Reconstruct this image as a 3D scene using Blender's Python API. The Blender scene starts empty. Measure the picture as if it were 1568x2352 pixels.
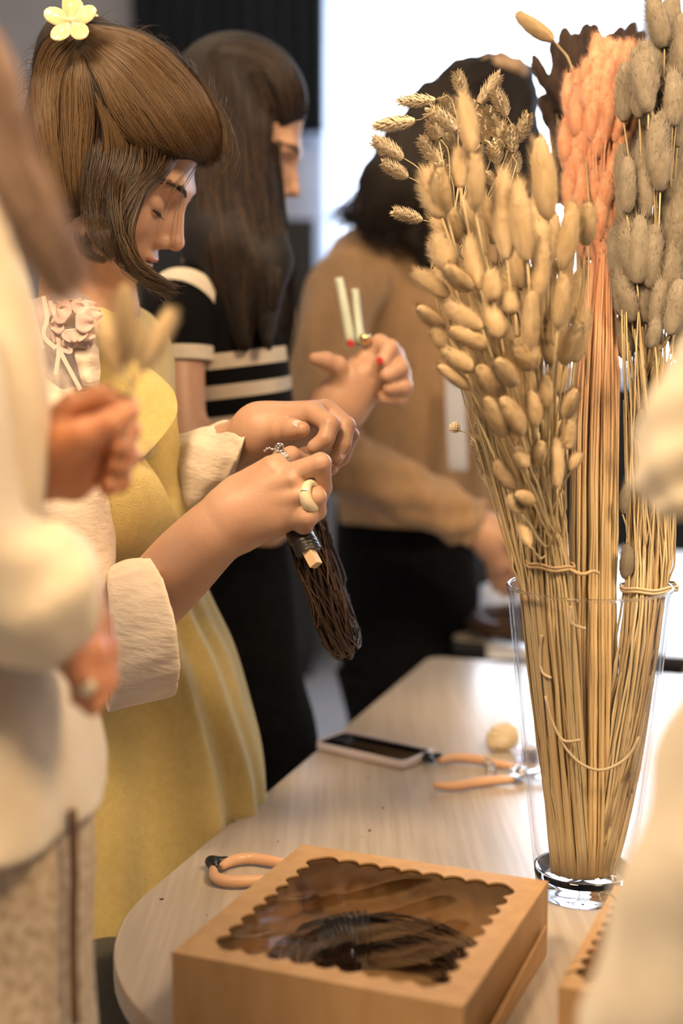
import bpy, math, random
import numpy as np
from mathutils import Vector, Matrix

# ------------------------------------------------------------------ camera, world, light
sc = bpy.context.scene
COL = sc.collection
rng = np.random.default_rng(7)
random.seed(7)
F, CX, CY, HOR, CAMZ, TZ = 3200.0, 784.0, 1176.0, 770.0, 1.36, 0.75
PITCH = math.atan((CY - HOR) / F)
UPV = np.array([0, math.sin(PITCH), math.cos(PITCH)])
FWV = np.array([0, math.cos(PITCH), -math.sin(PITCH)])
RTV = np.array([1.0, 0, 0])
CAMP = np.array([0, 0, CAMZ])

cd = bpy.data.cameras.new('camera')
cam = bpy.data.objects.new('camera', cd)
COL.objects.link(cam)
cam.location = CAMP
cam.rotation_euler = (math.pi / 2 - PITCH, 0, 0)
cd.sensor_fit = 'HORIZONTAL'
cd.sensor_width = 24.0
cd.lens = 24.0 * F / 1568.0
cd.clip_start = 0.02
cd.dof.use_dof = True
cd.dof.focus_distance = 1.53
cd.dof.aperture_fstop = 2.0
sc.camera = cam

wd = bpy.data.worlds.new('daylight')
sc.world = wd
wd.use_nodes = True
bg = wd.node_tree.nodes['Background']
bg.inputs[0].default_value = (0.82, 0.90, 1.0, 1)
bg.inputs[1].default_value = 10.0

def area(name, loc, target, size, energy, color, size_y=None, portal=False, spread=math.pi):
    ld = bpy.data.lights.new(name, 'AREA')
    ld.energy, ld.color, ld.size, ld.spread = energy, color, size, spread
    if size_y:
        ld.shape, ld.size_y = 'RECTANGLE', size_y
    ld.cycles.is_portal = portal
    o = bpy.data.objects.new(name, ld)
    COL.objects.link(o)
    o.location = loc
    o.rotation_euler = (Vector(target) - Vector(loc)).to_track_quat('-Z', 'Y').to_euler()
    return o

WARM = (1.0, 0.71, 0.42)
WINX0, WINX1, WINZ0, WINZ1, BACKY = -0.06, 2.9, 1.20, 3.0, 6.0
area('window_portal', ((WINX0 + WINX1) / 2, BACKY + 0.02, (WINZ0 + WINZ1) / 2), ((WINX0 + WINX1) / 2, 0, (WINZ0 + WINZ1) / 2), WINX1 - WINX0, 1, (1, 1, 1), WINZ1 - WINZ0, portal=True)
area('ceiling_light_rear', (-0.7, 0.2, 3.1), (-0.1, 1.4, 1.0), 0.7, 58, WARM)
area('ceiling_light_side', (1.2, 0.3, 3.1), (0.3, 1.4, 0.9), 0.7, 46, WARM)
area('ceiling_light_far', (-0.8, 2.6, 3.1), (-0.6, 2.7, 0), 0.7, 9, WARM)

sc.view_settings.view_transform = 'Standard'
sc.view_settings.look = 'None'
sc.view_settings.gamma = 1.0
sc.view_settings.exposure = 0.45
sc.view_settings.use_curve_mapping = False
sc.cycles.use_denoising = True
sc.cycles.max_bounces = 4
sc.cycles.diffuse_bounces = 2
sc.cycles.glossy_bounces = 3
sc.cycles.transmission_bounces = 4
sc.cycles.transparent_max_bounces = 14
sc.cycles.use_adaptive_sampling = True
sc.cycles.adaptive_threshold = 0.15
sc.cycles.adaptive_min_samples = 16
sc.cycles.caustics_reflective = False
sc.cycles.sample_clamp_indirect = 6.0

# ------------------------------------------------------------------ geometry helpers
def P(px, py, d):
    return CAMP + RTV * ((px - CX) / F * d) - UPV * ((py - CY) / F * d) + FWV * d

def PP(a):
    a = np.asarray(a, float)
    return CAMP + (a[..., 0:1] - CX) / F * a[..., 2:3] * RTV - (a[..., 1:2] - CY) / F * a[..., 2:3] * UPV + a[..., 2:3] * FWV

def T(px, py, z=TZ):
    v = P(px, py, 1.0) - CAMP
    return CAMP + v * ((z - CAMZ) / v[2])

def unit(v):
    v = np.asarray(v, float)
    return v / (np.linalg.norm(v, axis=-1, keepdims=True) + 1e-12)

def crv(ctrl, n):
    """Catmull-Rom through the control rows, n samples."""
    c = np.asarray(ctrl, float)
    m = len(c)
    if m == 2:
        t = np.linspace(0, 1, n)[:, None]
        return c[0] * (1 - t) + c[1] * t
    q = np.concatenate([(2 * c[0] - c[1])[None], c, (2 * c[-1] - c[-2])[None]])
    u = np.linspace(0, m - 1 - 1e-9, n)
    i = u.astype(int)
    t = (u - i).reshape((-1,) + (1,) * (c.ndim - 1))
    p0, p1, p2, p3 = q[i], q[i + 1], q[i + 2], q[i + 3]
    return 0.5 * (2 * p1 + (p2 - p0) * t + (2 * p0 - 5 * p1 + 4 * p2 - p3) * t ** 2 + (3 * p1 - p0 - 3 * p2 + p3) * t ** 3)

def mesh_data(name, V, Fs, smooth=True):
    V = np.ascontiguousarray(V, dtype=np.float32)
    if not isinstance(Fs, (list, tuple)):
        Fs = [Fs]
    me = bpy.data.meshes.new(name)
    lens, loops = [], []
    for f in Fs:
        if isinstance(f, np.ndarray) and f.ndim == 2:
            lens.append(np.full(len(f), f.shape[1], np.int32)); loops.append(f.astype(np.int32).ravel())
        else:
            lens.append(np.array([len(f)], np.int32)); loops.append(np.asarray(f, np.int32))
    lens, loops = np.concatenate(lens), np.concatenate(loops)
    me.vertices.add(len(V)); me.vertices.foreach_set('co', V.ravel())
    me.loops.add(len(loops)); me.loops.foreach_set('vertex_index', loops)
    me.polygons.add(len(lens))
    st = np.zeros(len(lens), np.int32); st[1:] = np.cumsum(lens)[:-1]
    me.polygons.foreach_set('loop_start', st)
    me.polygons.foreach_set('loop_total', lens)
    me.polygons.foreach_set('use_smooth', np.full(len(lens), smooth))
    me.update(calc_edges=True)
    me.validate()
    return me

def obj_of(name, me, mat, parent=None, mats=None):
    o = bpy.data.objects.new(name, me)
    COL.objects.link(o)
    if mat is not None and not me.materials:
        me.materials.append(mat)
    if parent is not None:
        o.parent = parent
    return o

def set_normals(me, N):
    N = unit(N)
    me.normals_split_custom_set_from_vertices([tuple(n) for n in N])

def tint_attr(o, values):
    a = o.data.attributes.new('tint', 'FLOAT', 'POINT'); a.data.foreach_set('value', np.ascontiguousarray(values, np.float32).ravel())

def mk(name, V, Fs, mat, parent=None, smooth=True, label=None):
    V = np.asarray(V, float)
    if parent is not None:
        V = V - np.array(world_loc(parent))
    o = obj_of(name, mesh_data(name, V, Fs, smooth), mat, parent)
    if label: o['label'] = label
    return o

def world_loc(o):
    l = Vector((0, 0, 0))
    while o is not None:
        l = l + o.location
        o = o.parent
    return l

def tag(o, label, cat, group=None):
    o['label'], o['category'] = label, cat
    if group: o['group'] = group
    return o

def thing(name, loc, label, cat, group=None):
    o = bpy.data.objects.new(name, None)
    COL.objects.link(o)
    o.location = loc
    o.empty_display_size = 0.05
    return tag(o, label, cat, group)

def struct(o):
    o['kind'] = 'structure'
    return o

class MB:
    """collects shapes into one mesh"""
    def __init__(s): s.V, s.Fs, s.n = [], [], 0
    def add(s, V, Fs):
        V = np.asarray(V, float)
        if not isinstance(Fs, (list, tuple)): Fs = [Fs]
        for f in Fs: s.Fs.append(np.asarray(f) + s.n)
        s.V.append(V); s.n += len(V)
        return s
    def box(s, lo, hi, M=None):
        lo, hi = np.minimum(lo, hi), np.maximum(lo, hi)
        V = np.array([[(lo, hi)[i][0], (lo, hi)[j][1], (lo, hi)[k][2]] for i in (0, 1) for j in (0, 1) for k in (0, 1)], float)
        if M is not None: V = V @ np.asarray(M)[:3, :3].T + np.asarray(M)[:3, 3]
        return s.add(V, np.array([[0, 1, 3, 2], [4, 6, 7, 5], [0, 4, 5, 1], [2, 3, 7, 6], [0, 2, 6, 4], [1, 5, 7, 3]]))
    def build(s, name, mat, parent=None, smooth=True, bevel=0, label=None):
        o = mk(name, np.vstack(s.V), s.Fs, mat, parent, smooth, label)
        if bevel:
            m = o.modifiers.new('bevel', 'BEVEL'); m.width = bevel; m.segments = 2; m.limit_method = 'ANGLE'
        return o

def tubes(paths, rad, sides=4, caps=False):
    """paths (N,K,3), rad (N,K) -> V, F"""
    paths = np.asarray(paths, float)
    if paths.ndim == 2: paths = paths[None]
    N, K, _ = paths.shape
    rad = np.broadcast_to(np.asarray(rad, float), (N, K)) if np.ndim(rad) != 1 or len(np.atleast_1d(rad)) == K else np.broadcast_to(np.asarray(rad, float)[:, None], (N, K))
    t = unit(np.gradient(paths, axis=1))
    mean = unit(paths[:, -1] - paths[:, 0])
    ref = np.where(np.abs(mean[:, 2:3]) < 0.8, np.array([[0, 0, 1.0]]), np.array([[0.3, 1.0, 0.1]]))
    ref = np.repeat(ref[:, None, :], K, 1)
    u = unit(np.cross(t, ref)); v = np.cross(t, u)
    a = np.arange(sides) / sides * 2 * math.pi
    V = paths[:, :, None, :] + rad[:, :, None, None] * (np.cos(a)[None, None, :, None] * u[:, :, None, :] + np.sin(a)[None, None, :, None] * v[:, :, None, :])
    idx = np.arange(N * K * sides).reshape(N, K, sides)
    q = np.stack([idx[:, :-1, :], np.roll(idx, -1, 2)[:, :-1, :], np.roll(idx, -1, 2)[:, 1:, :], idx[:, 1:, :]], -1).reshape(-1, 4)
    Fs = [q]
    if caps:
        Fs.append(idx[:, 0, ::-1].reshape(N, sides)); Fs.append(idx[:, -1, :].reshape(N, sides))
    return V.reshape(-1, 3), Fs

def grid_faces(n, m, close_v=False):
    idx = np.arange(n * m).reshape(n, m)
    b = np.roll(idx, -1, 1) if close_v else idx
    if close_v:
        return np.stack([idx[:-1], b[:-1], b[1:], idx[1:]], -1).reshape(-1, 4)
    return np.stack([idx[:-1, :-1], idx[:-1, 1:], idx[1:, 1:], idx[1:, :-1]], -1).reshape(-1, 4)

def lathe(profile, centre, seg=64):
    """profile rows (r, z) from bottom to top; radius 0 ends are closed"""
    pr = np.asarray(profile, float)
    a = np.arange(seg) / seg * 2 * math.pi
    V = np.stack([pr[:, 0:1] * np.cos(a), pr[:, 0:1] * np.sin(a), np.repeat(pr[:, 1:2], seg, 1)], -1).reshape(-1, 3) + np.asarray(centre)
    return V, grid_faces(len(pr), seg, True)

def loft(rings, n=48, m=40, disp=None, caps=True):
    """rings rows: centre(3), a(3), b(3), power ; smooth through rows; disp(t, th) radial factor in metres"""
    R = np.array([np.concatenate([r[0], r[1], r[2], [r[3] if len(r) > 3 else 2.0]]) for r in rings])
    S = crv(R, n)
    th = np.arange(m) / m * 2 * math.pi
    C, A, B, pw = S[:, 0:3], S[:, 3:6], S[:, 6:9], S[:, 9]
    c, s = np.cos(th), np.sin(th)
    e = 2.0 / pw[:, None]
    cs = np.sign(c) * np.abs(c) ** e
    sn = np.sign(s) * np.abs(s) ** e
    V = C[:, None] + cs[..., None] * A[:, None] + sn[..., None] * B[:, None]
    if disp is not None:
        tt, hh = np.meshgrid(np.linspace(0, 1, n), th, indexing='ij')
        V = V + disp(tt, hh)[..., None] * unit(V - C[:, None])
    Fs = [grid_faces(n, m, True)]
    if caps:
        Fs += [np.arange(m)[::-1][None], (np.arange(m) + (n - 1) * m)[None]]
    return V.reshape(-1, 3), Fs

def patch(ctrl, n=24, m=24):
    """smooth sheet through a grid of control points (world)"""
    c = np.asarray(ctrl, float)
    s = crv(c, n)
    s = np.swapaxes(crv(np.swapaxes(s, 0, 1), m), 0, 1)
    return s.reshape(-1, 3), grid_faces(n, m)

def solid(o, th, offset=0.0):
    m = o.modifiers.new('thickness', 'SOLIDIFY'); m.thickness = th; m.offset = offset
    return o

# ---- implicit surfaces
def smin(a, b, k):
    h = np.maximum(k - np.abs(a - b), 0) / k
    return np.minimum(a, b) - h * h * k * 0.25

class Sdf:
    def __init__(s): s.ops = []
    def cone(s, a, b, r1, r2=None, k=0.008, sub=False):
        a, b = np.asarray(a, float), np.asarray(b, float)
        r2 = r1 if r2 is None else r2
        ba = b - a; l2 = max(ba @ ba, 1e-12)
        def f(p):
            pa = p - a
            h = np.clip(pa @ ba / l2, 0, 1)
            return np.sqrt(((pa - h[..., None] * ba) ** 2).sum(-1)) - (r1 + (r2 - r1) * h)
        R = max(r1, r2)
        s.ops.append((f, np.minimum(a, b) - R, np.maximum(a, b) + R, k, sub)); return s
    def ell(s, c, r, M=None, k=0.01, sub=False):
        c, r = np.asarray(c, float), np.asarray(r, float)
        M = np.eye(3) if M is None else np.asarray(M, float)   # columns = axes
        def f(p):
            q = (p - c) @ M
            k0 = np.sqrt(((q / r) ** 2).sum(-1)); k1 = np.sqrt(((q / r ** 2) ** 2).sum(-1)) + 1e-9
            return k0 * (k0 - 1) / k1
        e = np.sqrt(((M * r) ** 2).sum(1))
        s.ops.append((f, c - e, c + e, k, sub)); return s
    def chain(s, pts, k=0.006):
        """rows px, py, depth, radius(m)"""
        for p, q in zip(pts[:-1], pts[1:]):
            s.cone(P(*p[:3]), P(*q[:3]), p[3], q[3], k)
        return s
    def chain_s(s, pts, n=12, k=0.006):
        return s.chain(crv(np.asarray(pts, float), n), k)
    def val(s, p):
        D = np.full(p.shape[:-1], 9.0)
        for f, lo, hi, k, sub in s.ops:
            v = f(p)
            D = -smin(-D, v, k) if sub else smin(D, v, k)
        return D
    def mesh(s, h, disp=None):
        lo = np.min([o[1] for o in s.ops if not o[4]], 0) - 4 * h
        hi = np.max([o[2] for o in s.ops if not o[4]], 0) + 4 * h
        n = np.ceil((hi - lo) / h).astype(int) + 1
        D = np.full(n, 9.0, np.float32)
        ax = [lo[i] + h * np.arange(n[i]) for i in range(3)]
        for f, l, u, k, sub in s.ops:
            i0 = np.clip(np.floor((l - k - 3 * h - lo) / h).astype(int), 0, n)
            i1 = np.clip(np.ceil((u + k + 3 * h - lo) / h).astype(int) + 1, 0, n)
            if (i1 <= i0).any(): continue
            sl = tuple(slice(i0[j], i1[j]) for j in range(3))
            p = np.stack(np.meshgrid(ax[0][sl[0]], ax[1][sl[1]], ax[2][sl[2]], indexing='ij'), -1)
            v = f(p)
            D[sl] = -smin(-D[sl], v, k) if sub else smin(D[sl], v, k)
        return surface_nets(np.clip(D, -4 * h, 4 * h), lo, h)

def surface_nets(D, lo, h):
    s = D < 0
    m = np.zeros(tuple(x - 1 for x in D.shape), np.int8)
    offs = [(i, j, k) for i in (0, 1) for j in (0, 1) for k in (0, 1)]
    nx, ny, nz = D.shape
    for i, j, k in offs:
        m += s[i:nx - 1 + i, j:ny - 1 + j, k:nz - 1 + k]
    idx = np.argwhere((m > 0) & (m < 8))
    Vv = np.stack([D[idx[:, 0] + o[0], idx[:, 1] + o[1], idx[:, 2] + o[2]] for o in offs], 1).astype(float)
    acc = np.zeros((len(idx), 3)); cnt = np.zeros(len(idx))
    O = np.array(offs, float)
    for a in range(8):
        for b in range(a + 1, 8):
            if np.abs(O[a] - O[b]).sum() != 1: continue
            va, vb = Vv[:, a], Vv[:, b]
            mk_ = (va < 0) != (vb < 0)
            t = np.where(mk_, va / np.where(mk_, va - vb, 1), 0)
            acc += mk_[:, None] * (O[a] + t[:, None] * (O[b] - O[a])); cnt += mk_
    V = lo + h * (idx + acc / cnt[:, None])
    G = np.full(m.shape, -1, np.int64); G[tuple(idx.T)] = np.arange(len(idx))
    Fs = []
    for ax in range(3):
        a1, a2 = (ax + 1) % 3, (ax + 2) % 3
        A = np.moveaxis(s, (ax, a1, a2), (0, 1, 2)); g = np.moveaxis(G, (ax, a1, a2), (0, 1, 2))
        d = A[:-1, 1:-1, 1:-1].astype(int) - A[1:, 1:-1, 1:-1].astype(int)
        e = np.argwhere(d != 0)
        if not len(e): continue
        i, j, k = e[:, 0], e[:, 1] + 1, e[:, 2] + 1
        q = np.stack([g[i, j - 1, k - 1], g[i, j, k - 1], g[i, j, k], g[i, j - 1, k]], 1)
        neg = d[tuple(e.T)] < 0
        q[neg] = q[neg][:, ::-1]
        Fs.append(q[(q >= 0).all(1)])
    return V, np.vstack(Fs)

# ------------------------------------------------------------------ materials
def mat(name, c1, c2=None, scale=20.0, stretch=(1, 1, 1), rough=0.6, bump=0.0, bscale=None, detail=4.0, sheen=0.0, sss=0.0,
        metal=0.0, trans=0.0, coat=0.0, ior=1.5, spec=0.5, alpha=1.0, island=None, lo=0.35, hi=0.65, sheen_tint=None, rot=(0, 0, 0), ssr=(1, .35, .2), sscale=0.006, orand=None):
    m = bpy.data.materials.new(name); m.use_nodes = True
    nt = m.node_tree; N, L = nt.nodes, nt.links
    b = N['Principled BSDF']
    b.inputs['Base Color'].default_value = (*c1, 1)
    b.inputs['Roughness'].default_value = rough
    b.inputs['Metallic'].default_value = metal
    b.inputs['IOR'].default_value = ior
    b.inputs['Specular IOR Level'].default_value = spec
    b.inputs['Transmission Weight'].default_value = trans
    b.inputs['Coat Weight'].default_value = coat
    b.inputs['Sheen Weight'].default_value = sheen
    b.inputs['Alpha'].default_value = alpha
    if sheen_tint: b.inputs['Sheen Tint'].default_value = (*sheen_tint, 1)
    if sss:
        b.inputs['Subsurface Weight'].default_value = sss
        b.inputs['Subsurface Radius'].default_value = ssr
        b.inputs['Subsurface Scale'].default_value = sscale
    tc = N.new('ShaderNodeTexCoord'); mp = N.new('ShaderNodeMapping')
    mp.inputs['Scale'].default_value = stretch; mp.inputs['Rotation'].default_value = rot
    L.new(tc.outputs['Object'], mp.inputs['Vector'])
    col = None
    if c2 is not None:
        n = N.new('ShaderNodeTexNoise'); n.inputs['Scale'].default_value = scale; n.inputs['Detail'].default_value = detail
        L.new(mp.outputs[0], n.inputs['Vector'])
        r = N.new('ShaderNodeValToRGB')
        r.color_ramp.elements[0].position, r.color_ramp.elements[1].position = lo, hi
        r.color_ramp.elements[0].color, r.color_ramp.elements[1].color = (*c1, 1), (*c2, 1)
        L.new(n.outputs['Fac'], r.inputs[0]); col = r.outputs[0]
    if island is not None:
        g = N.new('ShaderNodeNewGeometry'); r = N.new('ShaderNodeValToRGB')
        el = r.color_ramp.elements
        el[0].color = (*island[0], 1); el[1].color = (*island[-1], 1)
        for i, c in enumerate(island[1:-1]):
            e = el.new((i + 1) / (len(island) - 1)); e.color = (*c, 1)
        L.new(g.outputs['Random Per Island'], r.inputs[0])
        if col is not None:
            x = N.new('ShaderNodeMix'); x.data_type = 'RGBA'; x.blend_type = 'MULTIPLY'; x.inputs[0].default_value = 1.0
            L.new(r.outputs[0], x.inputs[6]); L.new(col, x.inputs[7]); col = x.outputs[2]
        else: col = r.outputs[0]
    if orand is not None:                                   # each straw, head or stem has its own tone
        oi = N.new('ShaderNodeObjectInfo'); r = N.new('ShaderNodeValToRGB')
        r.color_ramp.elements[0].color, r.color_ramp.elements[1].color = (*orand[0], 1), (*orand[1], 1)
        L.new(oi.outputs['Random'], r.inputs[0])
        x = N.new('ShaderNodeMix'); x.data_type = 'RGBA'; x.blend_type = 'MULTIPLY'; x.inputs[0].default_value = 1.0
        if col is not None: L.new(col, x.inputs[6])
        else: x.inputs[6].default_value = (*c1, 1)
        L.new(r.outputs[0], x.inputs[7]); col = x.outputs[2]
    if col is not None: L.new(col, b.inputs['Base Color'])
    if bump:
        n2 = N.new('ShaderNodeTexNoise'); n2.inputs['Scale'].default_value = bscale or scale; n2.inputs['Detail'].default_value = 5
        L.new(mp.outputs[0], n2.inputs['Vector'])
        bp = N.new('ShaderNodeBump'); bp.inputs['Strength'].default_value = bump; bp.inputs['Distance'].default_value = 0.003
        L.new(n2.outputs['Fac'], bp.inputs['Height']); L.new(bp.outputs[0], b.inputs['Normal'])
    return m

def hair_mat(name, cols, rough=0.36, spec=0.6):
    m = mat(name, cols[0], rough=rough, spec=spec)
    N, L = m.node_tree.nodes, m.node_tree.links
    a = N.new('ShaderNodeAttribute'); a.attribute_name = 'tint'
    r = N.new('ShaderNodeValToRGB'); el = r.color_ramp.elements
    el[0].color, el[1].color = (*cols[0], 1), (*cols[-1], 1)
    for i, c in enumerate(cols[1:-1]):
        e = el.new((i + 1) / (len(cols) - 1)); e.color = (*c, 1)
    L.new(a.outputs['Fac'], r.inputs[0]); L.new(r.outputs[0], N['Principled BSDF'].inputs['Base Color'])
    return m

def film(name, tint, gloss=0.05, rough=0.02, ior=5.0, edge=0.75):
    """thin clear sheet: see-through with a Fresnel gloss"""
    m = bpy.data.materials.new(name); m.use_nodes = True
    N, L = m.node_tree.nodes, m.node_tree.links
    N.remove(N['Principled BSDF'])
    t = N.new('ShaderNodeBsdfTransparent'); t.inputs[0].default_value = (*tint, 1)
    g = N.new('ShaderNodeBsdfGlossy'); g.inputs['Roughness'].default_value = rough
    lw = N.new('ShaderNodeLayerWeight'); lw.inputs[0].default_value = 0.5
    fr = N.new('ShaderNodeMath'); fr.operation = 'POWER'; fr.inputs[1].default_value = ior
    L.new(lw.outputs['Facing'], fr.inputs[0])
    ad = N.new('ShaderNodeMath'); ad.operation = 'MULTIPLY_ADD'; ad.inputs[1].default_value = edge; ad.inputs[2].default_value = gloss; ad.use_clamp = True
    mx = N.new('ShaderNodeMixShader')
    L.new(fr.outputs[0], ad.inputs[0]); L.new(ad.outputs[0], mx.inputs[0]); L.new(t.outputs[0], mx.inputs[1]); L.new(g.outputs[0], mx.inputs[2])
    L.new(mx.outputs[0], N['Material Output'].inputs[0])
    return m

def sheer(name, c, amount):
    """woven see-through cloth: diffuse + translucent threads over open gaps"""
    m = bpy.data.materials.new(name); m.use_nodes = True
    N, L = m.node_tree.nodes, m.node_tree.links
    N.remove(N['Principled BSDF'])
    t = N.new('ShaderNodeBsdfTransparent'); d = N.new('ShaderNodeBsdfDiffuse'); tl = N.new('ShaderNodeBsdfTranslucent')
    d.inputs[0].default_value = (*c, 1); tl.inputs[0].default_value = (*c, 1)
    m1 = N.new('ShaderNodeMixShader'); m1.inputs[0].default_value = 0.5
    m2 = N.new('ShaderNodeMixShader'); m2.inputs[0].default_value = amount
    L.new(d.outputs[0], m1.inputs[1]); L.new(tl.outputs[0], m1.inputs[2])
    L.new(t.outputs[0], m2.inputs[1]); L.new(m1.outputs[0], m2.inputs[2]); L.new(m2.outputs[0], N['Material Output'].inputs[0])
    return m

# ------------------------------------------------------------------ the room
M_wall = mat('painted wall', (0.46, 0.48, 0.54), (0.50, 0.52, 0.57), scale=3, rough=0.85)
M_ceil = mat('ceiling paint', (0.55, 0.54, 0.52), rough=0.9)
M_floor = mat('pale polished floor', (0.34, 0.36, 0.40), (0.42, 0.43, 0.46), scale=2.5, rough=0.28)
M_frame = mat('window frame paint', (0.75, 0.77, 0.82), rough=0.5)
M_glass = film('window glass', (0.97, 0.98, 1.0), 0.0)
RX0, RX1, RY0, RZ1 = -2.6, 3.2, -2.6, 3.25

def slab(name, lo, hi, m):
    return struct(MB().box(lo, hi).build(name, m, smooth=False))

slab('floor', (RX0, RY0, -0.1), (RX1, BACKY + 0.2, 0), M_floor)
slab('ceiling', (RX0, RY0, RZ1), (RX1, BACKY + 0.2, RZ1 + 0.1), M_ceil)
slab('wall_left', (RX0 - 0.1, RY0, -0.1), (RX0, BACKY + 0.2, RZ1 + 0.1), M_wall)
slab('wall_right', (RX1, RY0, -0.1), (RX1 + 0.1, BACKY + 0.2, RZ1 + 0.1), M_wall)
slab('wall_rear', (RX0 - 0.1, RY0 - 0.1, -0.1), (RX1 + 0.1, RY0, RZ1 + 0.1), M_wall)
bw = MB()
bw.box((RX0, BACKY, 0), (WINX0, BACKY + 0.2, RZ1)); bw.box((WINX1, BACKY, 0), (RX1, BACKY + 0.2, RZ1))
bw.box((WINX0, BACKY, 0), (WINX1, BACKY + 0.2, WINZ0)); bw.box((WINX0, BACKY, WINZ1), (WINX1, BACKY + 0.2, RZ1))
struct(bw.build('wall_back', M_wall, smooth=False))
win = bpy.data.objects.new('window_1', None); COL.objects.link(win); struct(win)
win.location = ((WINX0 + WINX1) / 2, BACKY + 0.05, WINZ0)
MX = 1.29
for i, (x0, x1) in enumerate(((WINX0, MX), (MX, WINX1))):
    fr = MB(); w = 0.05
    fr.box((x0, BACKY + 0.04, WINZ0), (x0 + w, BACKY + 0.11, WINZ1)); fr.box((x1 - w, BACKY + 0.04, WINZ0), (x1, BACKY + 0.11, WINZ1))
    fr.box((x0 + w, BACKY + 0.04, WINZ0), (x1 - w, BACKY + 0.11, WINZ0 + w)); fr.box((x0 + w, BACKY + 0.04, WINZ1 - w), (x1 - w, BACKY + 0.11, WINZ1))
    fo = fr.build('window_frame', M_frame, win, smooth=False)
    MB().box((x0 + w, BACKY + 0.07, WINZ0 + w), (x1 - w, BACKY + 0.076, WINZ1 - w)).build('pane', M_glass, win, smooth=False)
sill = MB().box((WINX0 - 0.03, BACKY - 0.12, WINZ0 - 0.04), (WINX1 + 0.03, BACKY + 0.04, WINZ0)).build('window_sill', M_frame, win, smooth=False)

# sheer curtain at the left of the window, dark fringe blind beside it, navy cupboard under it
def curtain(name, x0, x1, z0, z1, y, folds, amp, m, label, cat, th=0.003):
    n, k = 14, folds * 10
    u = np.linspace(0, 1, k); t = np.linspace(0, 1, n)[:, None]
    X = x0 + (x1 - x0) * u[None] + 0 * t
    Y = y + amp * np.sin(u[None] * folds * 2 * math.pi + 0.6 * np.sin(3 * t)) * (0.7 + 0.3 * t) + 0.006 * np.sin(17 * u[None])
    Z = z1 + (z0 - z1) * t + 0 * u[None]
    o = mk(name, np.stack([X, Y, Z], -1).reshape(-1, 3), grid_faces(n, k), m)
    solid(o, th)
    return tag(o, label, cat)
M_sheer = sheer('sheer voile', (0.80, 0.86, 0.97), 0.55)
M_dark = mat('dark navy cloth', (0.0015, 0.003, 0.006), (0.005, 0.010, 0.017), scale=30, stretch=(4, 1, 0.1), rough=0.8, bump=0.3)
curtain('sheer_curtain', -0.08, 0.24, 0.03, 3.1, 5.86, 5, 0.022, M_sheer, 'white sheer curtain hanging at the left edge of the bright window', 'curtain')
curtain('window_blind', -0.84, -0.07, 2.17, 3.22, 5.78, 11, 0.018, M_dark, 'dark navy pleated blind hanging left of the bright window', 'blind', 0.006)
M_navy = mat('navy lacquer', (0.002, 0.004, 0.009), (0.004, 0.007, 0.013), scale=6, rough=0.6)
cb = thing('cupboard', (-0.55, 5.55, 0), 'tall dark navy cupboard against the back wall below the blind', 'cupboard')
MB().box((-1.0, 5.42, 0.08), (-0.10, 5.84, 1.80)).build('body', M_navy, cb, False, 0.004)
MB().box((-0.98, 5.45, 0.0), (-0.12, 5.80, 0.08)).build('plinth', M_navy, cb, False)
for x in (-0.995, -0.545):
    d = MB().box((x + 0.004, 5.40, 0.10), (x + 0.441, 5.42, 1.78)).build('door', M_navy, cb, False, 0.003)
    MB().box((x + (0.40 if x < -0.6 else 0.03), 5.375, 0.9), (x + (0.415 if x < -0.6 else 0.045), 5.40, 1.1)).build('handle', mat('dark steel', (0.05, 0.05, 0.06), metal=1, rough=0.4), d, False)

sb = thing('sideboard', (1.7, 5.6, 0), 'long dark sideboard standing under the bright window behind the flowers', 'sideboard')
MB().box((0.50, 5.36, 0.08), (2.95, 5.84, 1.14)).build('body', M_navy, sb, False, 0.004)
MB().box((0.47, 5.33, 1.14), (2.98, 5.86, 1.17)).build('top', M_navy, sb, False, 0.003)
MB().box((0.53, 5.40, 0.0), (2.92, 5.80, 0.08)).build('plinth', M_navy, sb, False)
for k in range(4):
    d = MB().box((0.51 + 0.61 * k, 5.34, 0.10), (1.11 + 0.61 * k, 5.36, 1.12)).build('door', M_navy, sb, False, 0.003)
    MB().box((0.56 + 0.61 * k, 5.32, 0.7), (0.575 + 0.61 * k, 5.34, 0.9)).build('handle', M_navy, d, False)

# ------------------------------------------------------------------ tables
EN = np.array([-0.948, 0.319]); ET = np.array([0.319, 0.948])      # outward normal and direction of the long edge
def tpt(t, s):                                                      # t along the table, s inward from its left edge
    return ET * t + EN * (0.673 - s)
M_wood = mat('bamboo table top', (0.485, 0.415, 0.335), (0.62, 0.54, 0.45), scale=9, stretch=(14, 0.5, 1), rot=(0, 0, math.radians(18.6)), rough=0.32, detail=6, lo=0.3, hi=0.7, bump=0.03, bscale=60)
M_edge = mat('table edge ply', (0.52, 0.37, 0.22), (0.62, 0.45, 0.28), scale=40, stretch=(1, 1, 8), rough=0.5)
M_leg = mat('black table steel', (0.02, 0.02, 0.022), rough=0.45)

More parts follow.
